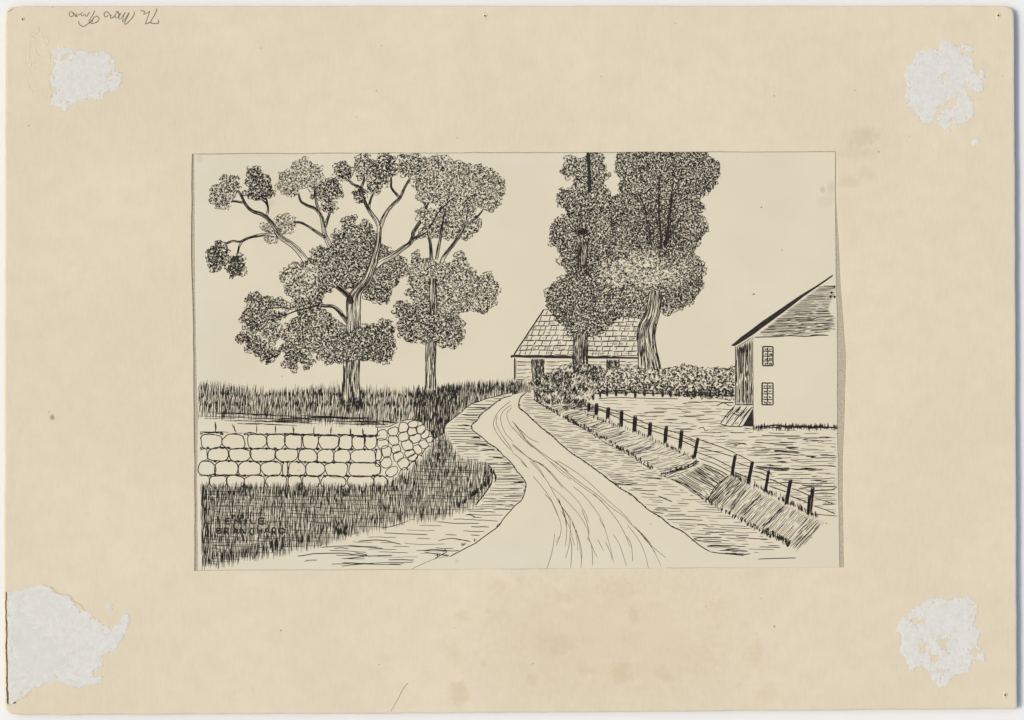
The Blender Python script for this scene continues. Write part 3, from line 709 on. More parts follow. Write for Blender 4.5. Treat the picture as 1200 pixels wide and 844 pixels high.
eave.line([(862,407.6),(872,401.6),(881,395.4)], .8, m=M_THIN)
def window(x0, y0, x1, y1):
    f = Pen(); f.fill([(x0,y0),(x1,y0),(x1,y1),(x0,y1)])
    for a in ([(x0,y0),(x1,y0+.2)], [(x0,y1),(x1,y1)], [(x1,y0),(x1,y1)]): f.line(a, 1.6, a=.2, taper=.8)
    f.line([(x0+.2,y0),(x0+.2,y1)], 1.9, a=.2, taper=.8)
    xm = (x0+x1)/2; f.line([(xm,y0),(xm,y1)], 1.3, a=.15)
    for k in (1, 2, 3): yy = y0+(y1-y0)*k/4; f.line([(x0,yy),(x1,yy+U(-.3, .3))], 1.25, a=.2)
    for k in range(4):
        for xa, xb in ((x0+1, xm), (xm, x1)):
            yy = y0+(y1-y0)*(k+.5)/4
            f.line([(xa+1.2, yy+U(-1.6, 0)), (xa+2.6, yy+U(-.4, 1)), (xa+1.8, yy+2)], 1.7); f.line([(xa+3.4, yy+U(-1, 1)), (xa+4.6, yy+U(0, 2))], U(1.8, 3.0), raw=True, taper=.8)
    return f
w1 = window(893.8, 406.3, 905.8, 428.8); w2 = window(892.8, 448.9, 905.9, 474.5)
hatchp = Pen(); hatchp.fill([(861.5,475),(882.5,475),(882.8,500),(868,500),(844,497)])
hatchp.blob([(882.3,478.5),(882.8,500),(870,499.6),(874,493)])
for a in ([(861.5,475.5),(852,486),(844,497)], [(844,497),(854,499.4),(866,500),(872,499.4)], [(868,476),(858,487),(850,498)], [(876,476),(866,488),(857,499.4)], [(882,476.5),(873,488),(865,500)], [(860,478),(851,491)]): hatchp.line(a, 1.2)
for a in ([(849,488),(852,488.5),(855,486.5)], [(858,484),(862,485.5),(867,488)], [(869,484),(874,482)]): hatchp.line(a, 1.3)
hatchp.hatch([(862,477),(881,477),(865,498),(848,496)], 130, 2.1, .8, (6, 18), (2, 7)); hatchp.line([(868,477),(863,483),(866,484)], 1.6)
weeds = Pen()
for k in range(150):
    x = U(883, 981); y = 499.8+U(-1.6, 2.6)+.6*math.sin(x*.2); l = U(2, 7.5); weeds.line([(x, y+l*.5), (x+U(-.6, .6), y), (x+U(-.9, .9), y-l*.5)], U(.7, 1.3))
weeds.line([(884,500),(910,499),(940,500),(981,500.3)], 1.6, a=.8); weeds.line([(890,501.5),(925,500.8),(972,501.5)], 1.1, a=.8); weeds.line([(872,501.5),(880,503),(888,503)], .7)
family('drawn_house', 'tall white house with steep dark eave, cut off by the paper edge', front, [('gable', gable), ('side_wall', side, 'narrow shaded plank wall'), ('roof_edge', eave, 'thick black eave'), ('window', w1, 'smaller upper window'), ('window', w2, 'taller ground floor window'), ('cellar_hatch', hatchp, 'sloping plank cellar hatch'), ('weeds', weeds, 'spiky weeds along the foot of the wall')])

LE = [(600,463),(588,467.5),(580,472.5),(573,478),(562,487),(560,492),(552.5,498),(553,503),(565,512.5),(575,521),(583,527),(592,536),(600,543),(603,548),(610,557),(616,565),(616,572),(612,585),(604,592),(598,599),(592,605),(583,617),(575,623),(560,635),(545,643),(527,652),(508,655.5),(482,667.3)]
RE = [(618,459),(610,467),(608.3,477.5),(617,485),(633,500),(648,512),(665,527),(680,537.5),(693,547),(701,552.5),(717,565),(727,572.5),(743,582),(748,588),(767,602),(775,607),(788,617),(800,623),(815,635.5),(832,647)]
# ---- paths on either side
def path_strokes(P, gap, **k): pen.hatch(P, k.get('ang', 0), gap, k.get('w', .7), k.get('seg', (8, 40)), k.get('skip', (3, 16)), .4, 0, None, .02, .02)
pen = Pen()
PL = [(600,460),(583,464),(568,468.5),(553,473.5),(538,485),(527,494),(522,499),(521,507),(526,518),(533,529),(542,537.5),(553,542),(566,544.5),(573,546),(576.5,553),(576,565),(567,580),(557,592),(538,598),(520,607),(498,609),(477,610.5),(463,616),(438,620),(408,628),(373,641),(345,650),(318,656)]
PP = PL+[(330,663),(420,664),(482,667)]+LE[::-1]
pen.fill(PP)
path_strokes([p for p in PL if p[1] < 600]+[q_ for q_ in LE[::-1] if q_[1] < 600], 3.0, seg=(10, 46), skip=(2, 10), w=.75)
path_strokes([(567,582),(557,594),(538,601),(500,612),(463,619),(420,629),(372,645),(400,660),(470,662),(510,652),(560,630),(590,604),(610,588),(614,575)], 4.6, ang=1.5, seg=(14, 55), skip=(8, 34), w=.8)
for a in [[(356,658),(362,656.5),(372,656.5)],[(388,661),(420,661),(470,662)],[(400,663.5),(440,660),(485,659)],[(348,652),(370,649),(400,648.5),(430,651.5),(460,651)],[(376,641.5),(400,640),(425,641),(449,643)],[(420,634.5),(445,633),(470,638)],[(405,655),(430,651),(415,648)],[(513,634),(530,631),(546,634),(552,635)],[(495,645.5),(510,644),(530,646),(538,645)],[(497,647),(520,651),(526,651)],[(546,603),(553,604),(557,606)],[(552,606),(565,606.5)],[(545,604),(551,602.6),(556,606.2)]]: pen.line(a, U(.8, 1.1), taper=.2)
pen.line([p for p in PL if p[1] < 595], .95, a=.5); pen.line([(577,553),(576,566),(567,580),(557,592)], 1.3, a=.4); pen.line([(478,610.5),(463,616),(447,619)], .8); pen.line([(420,624),(412,626.5)], .7)
for i in range(40):
    t = U(.02, .5); x, y = LE[2+int(t*34)] if 2+int(t*34) < 20 else LE[18]; pen.line([(x-U(4, 22), y+U(-1, 2)), (x-U(0, 3), y+U(-1, 2))], U(.6, 1))
pen.build('drawn_path', art, 'dashed footpath curving between the dark grass and the pale road')
pen = Pen()
FB = [(625,468),(637,476),(648,482),(658,488),(671,496),(685,502.5),(707,517),(720,524),(732,530),(750,541),(762,548),(775,557),(800,567),(825,587),(850,598),(862,608),(885,622),(910,633),(922,641)]
PR = FB+[(928,648),(905,656),(872,651.5),(832,647)]+RE[::-1]
pen.fill(PR)
path_strokes([p for p in FB if p[1] < 562]+[(775,562)]+[q_ for q_ in RE[::-1] if q_[1] < 570], 2.1, ang=4, seg=(6, 34), skip=(2, 10), w=.62)
path_strokes([(700,553),(775,560),(822,586),(850,598),(862,608),(900,632),(920,643),(872,650),(834,646),(790,617),(745,583)], 3.1, ang=2.5, seg=(8, 44), skip=(4, 22), w=.75)
for a in [[(718,567),(732,568),(748,566)],[(766,597),(775,596.5),(783,598)],[(766,597.3),(766,600),(778,602)],[(771,581),(780,585),(788,588)],[(813,631),(825,630),(846,630)],[(813,631.5),(820,634),(846,635)],[(828,640),(845,640),(858,640)],[(832,647),(850,649),(872,651)],[(850,648),(865,650),(880,649)],[(888,655.5),(910,654.5),(933,654)],[(816,615.4),(824,615),(830,616)],[(826,625),(840,624),(850,624)],[(862,629),(880,631),(900,632)],[(700,552),(720,566),(733,565)]]: pen.line(a, U(.8, 1.3), taper=.2)
for i in range(9): x = U(850, 872); y = U(640, 650); pen.line([(x-8, y+U(-1, 1)), (x+U(0, 10), y+U(-1, 1))], .7)
for i in range(90):
    t = random.choice(range(0, 10)); u = U(0, 1); x = FB[t][0]*(1-u)+FB[t+1][0]*u; y = FB[t][1]*(1-u)+FB[t+1][1]*u
    pen.line([(x+U(-1, 1), y+U(0, 2)), (x+U(-.5, 1.2), y-U(1, 3))], U(.7, 1.6))
pen.line(FB[:11], .9, a=.7)
pen.build('drawn_path', art, 'dashed footpath between the pale road and the fenced bank')

# ---- road with wheel tracks
road = Pen()
road.fill(LE+[(482,667.3),(780,666)]+RE[::-1])
for k, (edge, w) in enumerate(((LE, 1.15), (RE, 1.25))):
    road.line(edge[:-2] if k == 0 else edge, w, a=.6)
    for i in range(100 if k else 60):
        t = random.choice(range(1, len(edge)-2)); u = U(0, 1); x = edge[t][0]*(1-u)+edge[t+1][0]*u; y = edge[t][1]*(1-u)+edge[t+1][1]*u
        if k == 0 and y > 590: continue
        road.line([(x-1, y+U(-.8, .4)), (x+U(-.3, .5), y+U(-.6, .8)), (x+1.2, y+U(-.4, 1))], U(1.0, 1.9))
road.line(LE[-3:], .55, m=M_THIN)
for x, y in ((583,617),(557,634.5),(543,639.5),(522,647),(512,652)):
    for k in range(4): road.line([(x+U(-3, 3), y+U(-1, 1)), (x+U(-2, 4), y-U(1, 4))], .85)
road.line([(509,655),(516,651),(524,647)], 1.0); road.line([(515,650),(526,650.5)], 1.0)
rut = []
q = lambda p: rut.append(Z(400,420,6,p))
q([(1190,300),(1110,370),(1070,450),(1085,510),(1150,600),(1210,660)]); q([(1200,325),(1140,370),(1120,430),(1150,520),(1210,590)]); q([(1200,345),(1165,385),(1170,430),(1205,500)]); q([(1096,400),(1090,460),(1130,540),(1200,640)])
q = lambda p: rut.append(Z(600,420,6,p))
q([(0,440),(60,510),(110,590),(180,650),(260,720),(340,800),(420,860)]); q([(10,450),(45,500),(85,560),(190,650),(290,720),(400,800)]); q([(55,500),(120,560),(190,595)]); q([(0,480),(80,570),(150,630)])
q([(0,600),(70,660),(140,720),(195,780),(235,850)]); q([(0,660),(60,710),(110,770)]); q([(0,610),(120,700),(225,755),(280,820)])
q = lambda p: rut.append(Z(600,540,6,p))
q([(125,0),(190,70),(250,150),(300,240),(340,310),(400,400),(410,480),(400,600),(375,690)]); q([(60,0),(115,55)]); q([(140,0),(210,30),(290,110),(360,195)]); q([(145,105),(200,170),(260,250),(310,350),(343,450),(340,520),(310,600)]); q([(230,235),(280,290),(320,390)])
q([(270,180),(330,230),(400,300),(470,380),(530,480),(545,560),(600,680)]); q([(160,0),(260,70),(350,170),(450,270),(510,360),(540,440)]); q([(300,0),(400,90),(500,170),(600,240),(700,330),(790,395),(830,440),(950,560),(1010,660),(1050,745)])
q([(320,0),(450,80),(560,170),(660,265),(790,380),(850,455)]); q([(260,0),(340,60),(450,150),(560,230),(640,290)]); q([(430,180),(500,240),(590,350),(640,440),(680,570),(710,690),(715,722)]); q([(570,230),(660,320),(740,420),(800,530),(830,610)])
q([(810,450),(880,540),(930,640),(960,760)]); q([(880,480),(960,580),(1085,685)]); q([(855,455),(930,530),(980,590)]); q([(710,515),(760,600),(805,740)]); q([(805,525),(840,600),(848,710)]); q([(600,550),(645,635)]); q([(320,260),(370,380),(385,480),(375,605)])
q([(345,350),(400,460),(440,600)]); q([(420,430),(460,520),(490,640),(485,755)]); q([(340,310),(420,420),(450,510),(465,640)]); q([(410,540),(420,620),(412,757)]); q([(525,535),(560,600),(567,740)]); q([(300,510),(290,600),(265,700),(243,760)]); q([(335,530),(305,580)]); q([(490,340),(530,450),(545,520)]); q([(610,400),(660,490)]); q([(655,570),(690,640),(705,700)])
q([(330,270),(372,400),(380,460)]); q([(450,480),(475,600),(490,700)]); q([(900,500),(975,600),(1010,650)])
for r_ in rut: road.line(r_, U(.5, .75), U(.4, .6), a=.12, m=M_INK if U(0, 1) < .7 else M_THIN, taper=.2)
road.build('drawn_road', art, 'pale winding road with curved wheel tracks down the middle')

# ---- banks under the fence
pen = Pen()
B1 = [(640,477),(655,474),(672,477),(690,482),(700,488),(712,494),(728,503),(743,509),(762,515),(780,523),(800,531),(814,538),(818,544),(800,554),(782,558),(770,553),(750,541),(732,530),(707,517),(685,502.5),(658,488)]
pen.fill(B1); pen.hatch(B1, -16, 1.5, .5, (10, 34), (1, 7), .6, 0, None, .05, .08)
pen.hatch([(650,478),(690,484),(700,490),(680,500),(660,488)], -14, 2.4, .8, (6, 24), (2, 9))
for a in [[(693,502),(703,496),(709,493)],[(708,513),(722,509),(733,504)],[(738,531),(752,528),(762,523),(767,517)],[(742,527),(752,523)],[(690,500),(700,500)],[(773,557),(790,551.5),(806,548),(817,541)],[(776,554),(798,549),(816,541)],[(780,560),(797,555),(812,549),(818,541)]]:
    pen.line(a, .7, a=.9); pen.line(offs(a, 1, 1), .6, a=.9)
for k in range(46): u = U(0, 1); x, y = 773+44*u+U(-2, 2), 557-15*u+U(-2, 2.5); pen.line([(x, y), (x+U(1, 4), y+U(-2, 1))], U(.8, 1.9))
for k in range(110):
    u = U(0, 1); x = 686+132*u; y = 487+u*54-3*math.sin(u*3.1)+U(-1, 1.5); l = U(2, 6); pen.line([(x, y), (x+U(-.8, .8), y-l)], U(.6, 1.15))
for k in range(190):
    u = U(0, 1); x = 640+125*u; y = 478+72*u+U(-2.4, 1.5)-2*math.sin(u*3.1); pen.line([(x, y+1), (x+U(-1, 1), y-U(1, 3.5))], U(.7, 1.8))
for k in range(50):
    x = U(655, 695); y = 476+U(-1, 8)*(x-640)/60; pen.line([(x, y), (x+U(3, 9), y+U(-1, 1.5))], U(.6, 1))
pen.build('drawn_bank', art, 'hatched bank under the far posts, ending at the gap')
pen = Pen()
GPp = [(800,556),(817,545),(823,543.5),(840,552),(853,557),(838,574),(825,587),(812,578),(785,561)]
pen.fill(GPp); pen.hatch(GPp, 29, 1.6, .85, (10, 42), (0, 5), .4)
pen.hatch([(812,545),(830,547),(850,557),(840,566),(815,556)], 33, 2.2, .9, (6, 20), (2, 8))
for a in [[(823,543.5),(838,549),(853,557)],[(800,565),(812,574),(824,585)],[(785,561),(800,567)]]: pen.line(a, 1.1)
pen.build('drawn_gully', art, 'steep hatched gully in the gap between the two banks')
pen = Pen()
B2 = [(856,556),(868,562),(880,569),(897,580),(921,592),(947,604),(957,608),(967,612),(950,631),(933,647),(926,641),(910,633),(885,622),(862,608),(850,598),(825,587),(838,573)]
pen.fill(B2); pen.hatch(B2, -48, 1.6, .55, (12, 44), (1, 6), .35, 0, None, .03, .03)
pen.hatch([(854,557),(872,564),(866,576),(840,592),(826,586)], -46, 1.5, .8, (8, 26), (1, 5)); pen.hatch([(944,606),(966,612),(950,631),(934,646),(926,640)], -46, 2.6, .95, (14, 40), (3, 8))
for a in [[(855,556),(846,564),(838,574),(826,587)],[(853,558),(840,569),(832,580)]]: pen.line(a, 1.1, a=.9)
for a in [[(919,595),(910,604),(903,610),(893,618)],[(893,581),(880,593),(870,603)],[(872,574),(862,588),(855,597)]]:
    for k in range(7): pen.line(offs(a, U(-2.6, 2.6), U(-2.2, 2.2)), U(.4, .75), a=.9)
for k in range(150):
    u = U(0, 1); x, y = (826+100*u, 587+52*u+2*math.sin(u*3)); x += U(-1.5, 1.5); y += U(-3, 1.6); pen.line([(x, y+1.2), (x+U(-.2, 1.6), y-U(1, 4.5))], U(.7, 1.5))
for k in range(26): u = U(0, 1); x, y = 898+28*u, 620+17*u; pen.line([(x, y+U(0, 4)), (x+U(0, 2), y-U(1, 4))], U(.8, 1.5))
pen.blob([(919,634),(923,637),(926,632),(925,640),(922.5,641.5)])
for k in range(130):
    u = U(0, 1); x = 858+101*u; y = 558+50*u+U(-1.5, 2); l = U(3, 7.5); pen.line([(x, y), (x+U(-1.8, .3), y-l)], U(.6, 1.1))
pen.build('drawn_bank', art, 'diagonally hatched nearer bank with grassy foot at the paper edge')

# ---- post fence
rails = Pen()
for a in [[(690,473.5),(699,475.5),(712,479),(728,484),(743,490),(762,498),(780,503.5),(798,509),(818,518)],[(690,477),(700,479.5),(712,484.5),(728,491),(744,497.5),(762,504),(780,510),(798,516),(815,524)],[(694,476),(712,482),(726,486)],
          [(800,513),(808,515),(816,520)],[(818,515),(838,521.5),(862,531)],[(820,525),(840,530),(859,535)],[(816,530),(838,538),(858,548)],[(819,537),(838,544),(856,553)],[(863,541.7),(872,545),(881,548)],[(862,532),(875,538),(884,543)],[(882,552),(891,554),(899,557.5)],[(901.7,561),(912,566),(924,571.7)],[(927.5,572.5),(938,576),(949,581)],[(955,584),(966,587),(976.7,591)],
          [(860,553),(870,557),(878,560)],[(881.7,557.5),(890,560),(898,563)],[(901.7,570),(911,573),(921.7,576.7)],[(926,581.7),(936,585),(946.7,589)],[(953,593),(966,597),(979,602.5)],[(951.7,602.5),(966,603.5),(981,605)],[(884,548),(898,552),(905,557)]]:
    rails.line(a, U(.85, 1.15), a=.3, taper=.5)
kids = []
FP = [(690,472,690,484,3.6),(699.3,472.5,698.5,488.5,4.2),(712.8,477.5,712,493,4.6),(728.6,480.8,727.6,501.5,4.2),(744.2,487.5,743,508,4.8),(762.2,495,761,513,4.6),(781,499.5,779,521.5,4.2),(799,504,796.5,528,4.2),(817.8,513,813.2,539,3.6),(861.8,532.8,857.4,559,3.8),(881.8,541,876.5,568.5,3.9),(901,551,896.6,578,3.4),(926.6,562,921,592.5,4.4),(952.6,570.8,948.6,605,4.6)]
for xt, yt, xb, yb, w in FP:
    p = Pen(0); h = w*.41; w = h*2; p.fill([(xt-h,yt),(xt+h,yt),(xb+h,yb),(xb-h,yb)])
    for k in range(7):
        u = -h+w*(k+.5)/7; p.line([(xt+u, yt+U(0, 1)), ((xt+xb)/2+u, (yt+yb)/2), (xb+u+U(-.3, .3), yb-U(0, 2.5))], U(.65, 1.05), a=.25)
    p.line([(xt-h+.2,yt),(xb-h+.2,yb)], 1.2); p.line([(xt+h-.2,yt),(xb+h-.2,yb-1)], 1.4); p.line([(xt-h,yt+.3),(xt+h,yt+.2)], 1.0)
    if xt > 950:
        for k in range(4): p.line([(948.2+k*.7-.8, 580), (946.4+k*.7-.8, 603.5)], 1.1)
    kids.append(('fence_post', p))
family('drawn_fence', 'fence of dark ink posts and thin rails running along the banks', rails, kids)

# ---- large spreading tree
Pen.n = 2
# ---- tall grass behind the stone wall
pen = Pen()
G1 = [(232.5,450),(240,448),(258,448),(275,451),(300,453),(318,457),(330,455),(345,452),(370,453),(388,450),(402,448),(422,452),(440,454),(460,454),(480,453),(500,452),(512,452),(530,449),(550,448),(575,447),(600,446),(612,447),(604,461),(583,464),(553,473.5),(538,485),(523,498),(521,507),(524,515),(515,520),(508,522),(506,510),(500,500),(492,492),(480,491),(470,494),(440,493),(400,493),(340,489.5),(290,487),(232.5,484)]
pen.fill(G1)
pen.grass(offs(G1, 0, 3), 1.35, (8, 14), .78, .03, .24, .7)
for yy in (463, 473.5):
    for k in range(150):
        x = U(234, 500); l = U(3, 6); y = yy+U(-2, 2)+4*(vnoise(x*.05, yy)-.5); pen.line([(x, y+l/2), (x+U(-.3, .3), y-l/2)], U(.8, 1.5))
pen.grass([(395,458),(425,456),(428,478),(400,482)], 1.7, (8, 14), .9, .04, .4)
pen.grass([(484,460),(535,452),(545,470),(522,497),(521,512),(508,516),(500,498),(486,490)], 1.7, (6, 11), .95, .05, .4)
pen.grass([(515,453),(600,447),(603,457),(560,462),(520,462)], 1.8, (5, 9), .85, .05, .3)
for k in range(12):
    y = U(482, 486); x = U(232, 380); y += (x-232)*.035; l = U(20, 80); pen.line([(x, y), (x+l/2, y+U(0, 1)), (x+l, y+l*.03)], U(.6, 1.1))
for k in range(48):
    x = U(232, 455); u = (x-232)/240; y = U(487, 497)*(1-u)+U(491.5, 500.5)*u; l = U(10, 55)
    if x+l < 478: pen.line([(x, y), (x+l/2, y+U(-.4, .8)), (x+l, y+l*.03+U(-.5, .5))], U(.5, .95), m=M_THIN if U(0,1)<.35 else M_INK)
for k in range(10):
    x = U(390, 470); y = U(490, 497); l = U(5, 20); pen.line([(x, y), (x+l, y+U(-.8, .8))], U(.6, 1.2))
pen.build('drawn_grass', art, 'band of tall upright grass behind the stone wall')

kids = []
def clump(pts, sp=2.6, r=1.45, w=.85, dark=.36, lab=None, **k):
    p = Pen(); p.leaves(pts, sp, r, w, dark, **k); kids.append(('foliage_clump', p) if lab is None else ('foliage_clump', p, lab)); return p
def limb(*segs, shade=2):
    p = Pen()
    for pts, a, b in segs: p.limb(pts, a, b, shade)
    kids.append(('limb', p)); return p
z1 = lambda p: Z(220,170,6,p)
z5 = lambda p: Z(220,300,6,p)
z2 = lambda p: Z(400,170,6,p)
z6 = lambda p: Z(400,300,6,p)
sharp = dict(wild=.6)
clump(z1([(240,215),(262,222),(300,222),(345,222),(350,255),(362,300),(340,330),(315,370),(300,400),(270,445),(235,435),(200,425),(175,410),(158,385),(172,350),(165,320),(190,285),(225,290),(235,270),(228,245)]), 2.5, 1.4, .8, .3, 'outermost leaf clump of the top limb', **sharp)
p = kids[-1][1]; p.curl(254, 245, 1.8, .8); p.curl(257.5, 244, 1.8, .8); p.curl(252.5, 243.5, 1.5, .8)
clump(z1([(415,165),(450,168),(490,155),(510,185),(530,210),(570,220),(580,280),(595,320),(605,345),(565,375),(520,385),(480,385),(460,370),(430,365),(402,355),(405,325),(432,310),(425,285),(405,265),(425,235),(430,200)]), 2.35, 1.4, .95, .5, **sharp)
clump(z1([(800,100),(830,96),(860,125),(900,150),(945,152),(930,180),(948,215),(940,250),(925,290),(880,318),(850,300),(820,290),(790,310),(785,325),(760,350),(730,358),(690,350),(640,310),(622,285),(648,240),(640,205),(650,192),(690,195),(720,165),(745,125)]), 2.7, 1.5, .75, .16)
limb((z1([(1000,470),(997,430),(995,400),(990,345)]), 2.2, 1.2), (z1([(985,412),(968,395),(950,372)]), 1.2, .8))
clump(z1([(1000,235),(1030,245),(1060,265),(1080,310),(1072,340),(1095,362),(1045,368),(1000,375),(955,385),(905,368),(870,380),(885,345),(915,310),(940,265)]), 2.3, 1.35, .9, .45, **sharp)
clump(z1([(1000,392),(1040,405),(1042,450),(1010,472),(955,460),(948,425),(975,415)]), 2.2, 1.3, .9, .45)
clump(z1([(1070,112),(1110,120),(1130,150),(1160,180),(1150,222),(1090,258),(1050,235),(1062,208),(1025,200),(1030,170),(1008,150),(1060,140)]), 2.3, 1.35, .9, .45, **sharp)
clump(z2([(100,100),(135,80),(170,65),(200,90),(222,115),(250,130),(265,170),(300,185),(330,205),(320,270),(300,290),(262,295),(275,328),(245,342),(225,320),(190,328),(190,290),(190,255),(165,235),(130,245),(110,215),(125,190),(100,160)]), 2.5, 1.45, .9, .42)
clump(z2([(258,100),(280,66),(320,72),(350,70),(385,110),(380,150),(395,190),(350,222),(320,215),(285,235),(262,200),(248,140)]), 2.4, 1.4, .95, .5)
p = kids[-1][1]
for k in range(30): x, y = 456+U(-4, 4), 200+U(-4, 4); p.line([(x, y), (x+U(-2, 2), y+U(-2, 2))], U(.9, 1.6))
clump(z2([(395,82),(440,76),(480,82),(510,70),(560,80),(590,95),(590,130),(548,160),(522,215),(500,238),(470,215),(430,218),(420,190),(388,168),(405,135)]), 2.6, 1.5, .9, .4)
clump(z2([(75,345),(90,322),(130,312),(170,322),(172,370),(150,395),(130,405),(98,378)]), 2.2, 1.3, .95, .5)
c7 = clump(z1([(600,540),(640,505),(690,498),(740,495),(738,540),(745,600),(690,612),(650,640),(625,650),(628,680),(580,690),(550,670),(548,640),(575,615),(530,590),(525,558),(590,555)]), 2.6, 1.4, .75, .2)
clump(z1([(150,725),(182,703),(220,676),(265,710),(285,750),(275,800),(255,845),(235,850),(222,890),(195,875),(180,895),(160,860),(140,808),(135,760)]), 2.3, 1.4, .95, .48, **sharp)
clump([(270,301),(276,298.5),(284,300.5),(285.5,309),(287,317),(282,323),(276,322),(271,326),(268.5,320),(265.5,312.5),(269,306)], 2.2, 1.4, .95, .5, **sharp)
# bare limbs
limb(([(365,312),(358,305),(352,297),(342,287),(328,277),(318,261),(308,252),(295,247),(287,238),(282,228),(278,223)], 7, 1.8), ([(286,238),(277,236),(270.5,236)], 2, 1.2), ([(312.5,254),(314,243),(311,237),(306.5,234)], 2.4, 1), ([(313.4,242),(312.3,232)], 1.6, 1))
limb(([(322,275.5),(311,275),(298,277),(288,280),(282,283),(272,283),(263,286.5)], 3, 1.6), ([(284,283),(280,290),(278,298)], 2.2, 1.2))
limb(([(389,294),(382,278),(379,267),(377,255),(370,245),(358,240),(352,235),(349.5,226)], 5.6, 1.5), ([(374,248),(371,238),(369,227),(368.5,221)], 3, 1.2), ([(380.5,267),(384,257),(386.5,248)], 3.2, 1.8), ([(381,279),(370,271),(360,265),(352,261),(344,261)], 3, 1.3))
crown = clump([(363,303),(367,294),(375,289),(385,292),(392,283),(390,276),(396,271),(403,277),(401,268),(400,258),(408,256),(414,251),(417,258),(416,263),(421,265),(428,258),(436,265),(438,273),(441,282),(447,285),(457,292),(465,302),(473,303),(476,311),(475,322),(467,325),(467,333),(459,337),(458,345),(453,349),(454,354),(446,356),(440,353),(428,350),(427,343),(430,336),(413,341),(408,338),(400,337),(393,335),(388,340),(380,343),(376,352),(372,356),(360,355),(345,352),(341,347),(335,342),(331,333),(331,326),(329,323),(333,316),(341,311),(350,308),(357,309)],
    2.55, 1.5, .92, .42, 'large middle clump round the fork of the trunk', tone=lambda x, y: -.22 if x < 372 and y > 308 else .08)
limb((z2([(265,580),(250,535),(225,500),(190,450),(160,390),(140,330),(135,298),(105,285),(75,270),(30,220)]), 4.6, 1.6), (z2([(138,305),(150,270),(162,238)]), 2.6, 1.8), (z2([(192,445),(205,390),(224,338)]), 2.6, 1.2))
limb((z2([(270,590),(290,530),(310,490),(350,430),(408,378),(440,310),(480,240),(478,215)]), 4.6, 1.5), (z2([(408,372),(370,325),(350,290),(352,220)]), 2.4, 1.6))
limb((z2([(235,850),(300,810),(340,790),(430,730),(490,680),(515,600),(570,520),(595,450),(590,420),(575,380)]), 6.6, 1.8), (z2([(500,668),(560,630),(610,580),(660,500),(740,410),(800,370)]), 3.8, 1.2), (z2([(588,470),(605,425),(615,405)]), 1.6, .9))
# lower sprays left of the trunk
clump(z5([(430,265),(455,268),(490,256),(520,285),(545,292),(530,320),(500,352),(445,350),(420,320),(402,305),(425,292)]), 2.3, 1.35, .9, .45, **sharp)
clump(z5([(530,300),(575,285),(600,310),(632,318),(640,295),(660,315),(700,322),(710,350),(690,385),(655,362),(610,352),(560,372),(500,372),(515,335)]), 2.5, 1.4, .85, .35, **sharp)
clump(z5([(400,370),(430,358),(470,372),(520,365),(575,372),(600,400),(640,385),(690,405),(680,430),(640,450),(560,465),(530,500),(500,520),(450,525),(392,508),(402,475),(372,450),(388,410)]), 2.35, 1.4, .9, .42, **sharp)
clump(z5([(390,540),(430,528),(450,558),(432,592),(395,600),(360,615),(345,575),(360,560)]), 2.2, 1.3, .95, .5, **sharp)
clump(z5([(430,592),(480,565),(510,590),(545,610),(560,640),(530,668),(490,705),(460,668),(405,672),(415,632)]), 2.3, 1.35, .9, .42, **sharp)
clump(z5([(520,535),(545,505),(590,478),(650,472),(662,520),(715,560),(700,590),(645,572),(605,610),(562,602),(575,572),(518,555)]), 2.5, 1.35, .85, .36, **sharp)
clump(z5([(565,660),(600,648),(632,662),(640,692),(600,722),(562,752),(520,732),(537,682)]), 2.2, 1.35, .95, .52, **sharp)
clump(z5([(640,645),(700,605),(720,590),(765,600),(782,650),(740,690),(700,665),(640,668)]), 2.4, 1.35, .9, .45, **sharp)
clump(z5([(690,690),(760,650),(850,672),(862,715),(890,742),(855,755),(862,785),(825,795),(810,748),(768,750),(756,808),(722,790),(668,770),(692,735)]), 2.4, 1.4, .9, .45, **sharp)
clump([(341,358),(350,353),(362,354),(374,351),(379,360),(385,368),(393,375),(402,382),(413,386),(421,388),(421,421),(410,422),(403,424),(395,423),(388,426),(381,425),(379,420),(371,421),(376,413),(365,413),(358,408),(350,408),(344,404),(350,397),(345,392),(338,385),(334,383),(338,378),(347,374),(352,368),(345,365)], 2.5, 1.4, .88, .4, 'lower clump spreading beside the trunk', **sharp)
twig = Pen()
for a, w in (([(378,357),(358,362),(343,366),(327,372),(312,376)], 2.2), ([(343,363.5),(328,360),(317,362),(303,363.5)], 1.4), ([(313,378),(307,385),(298,391),(293,392)], 1.1), ([(301,389),(298,396)], .9), ([(354.5,379),(355,392),(355,407)], 1.2), ([(372,357),(352,369),(340,375)], 1.1)): twig.line(a, w, w*.5, a=.6)
kids.append(('limb', twig))
low = Pen(); low.limb([(414,386),(407,377),(400,368),(393,361),(386,358.6),(375,358)], 5, 2.6, 2.2); kids.append(('limb', low))
tr = Pen()
tr.trunk([(404.5,416),(406,392),(406.5,375),(406.2,360),(406.5,350),(411.5,342),(417,336),(424,328),(428,320),(431.5,312),(434,305),(437,296),(440,287),(441.5,276),(442,266)],
         [(421.8,416),(421.9,392),(422,372),(422.5,352),(424.5,343),(429,337.5),(433,333),(437,324),(439.5,315),(441.8,309),(443,300),(445,291),(446.3,280),(446.6,270),(446.3,264)], 15, .8, .2)
tr.limb([(412,356),(409,348),(403,342),(394,335)], 6, 5, 4)
tr.trunk([(402.8,412),(402.4,435),(402.2,450),(402.6,474)], [(421.8,412),(421.2,435),(420.6,450),(421.5,474)], 17, .85, .25)
tr.grass([(400,469),(424,469),(424,478),(400,478)], 1.5, (7, 13), .85, .04, .5)
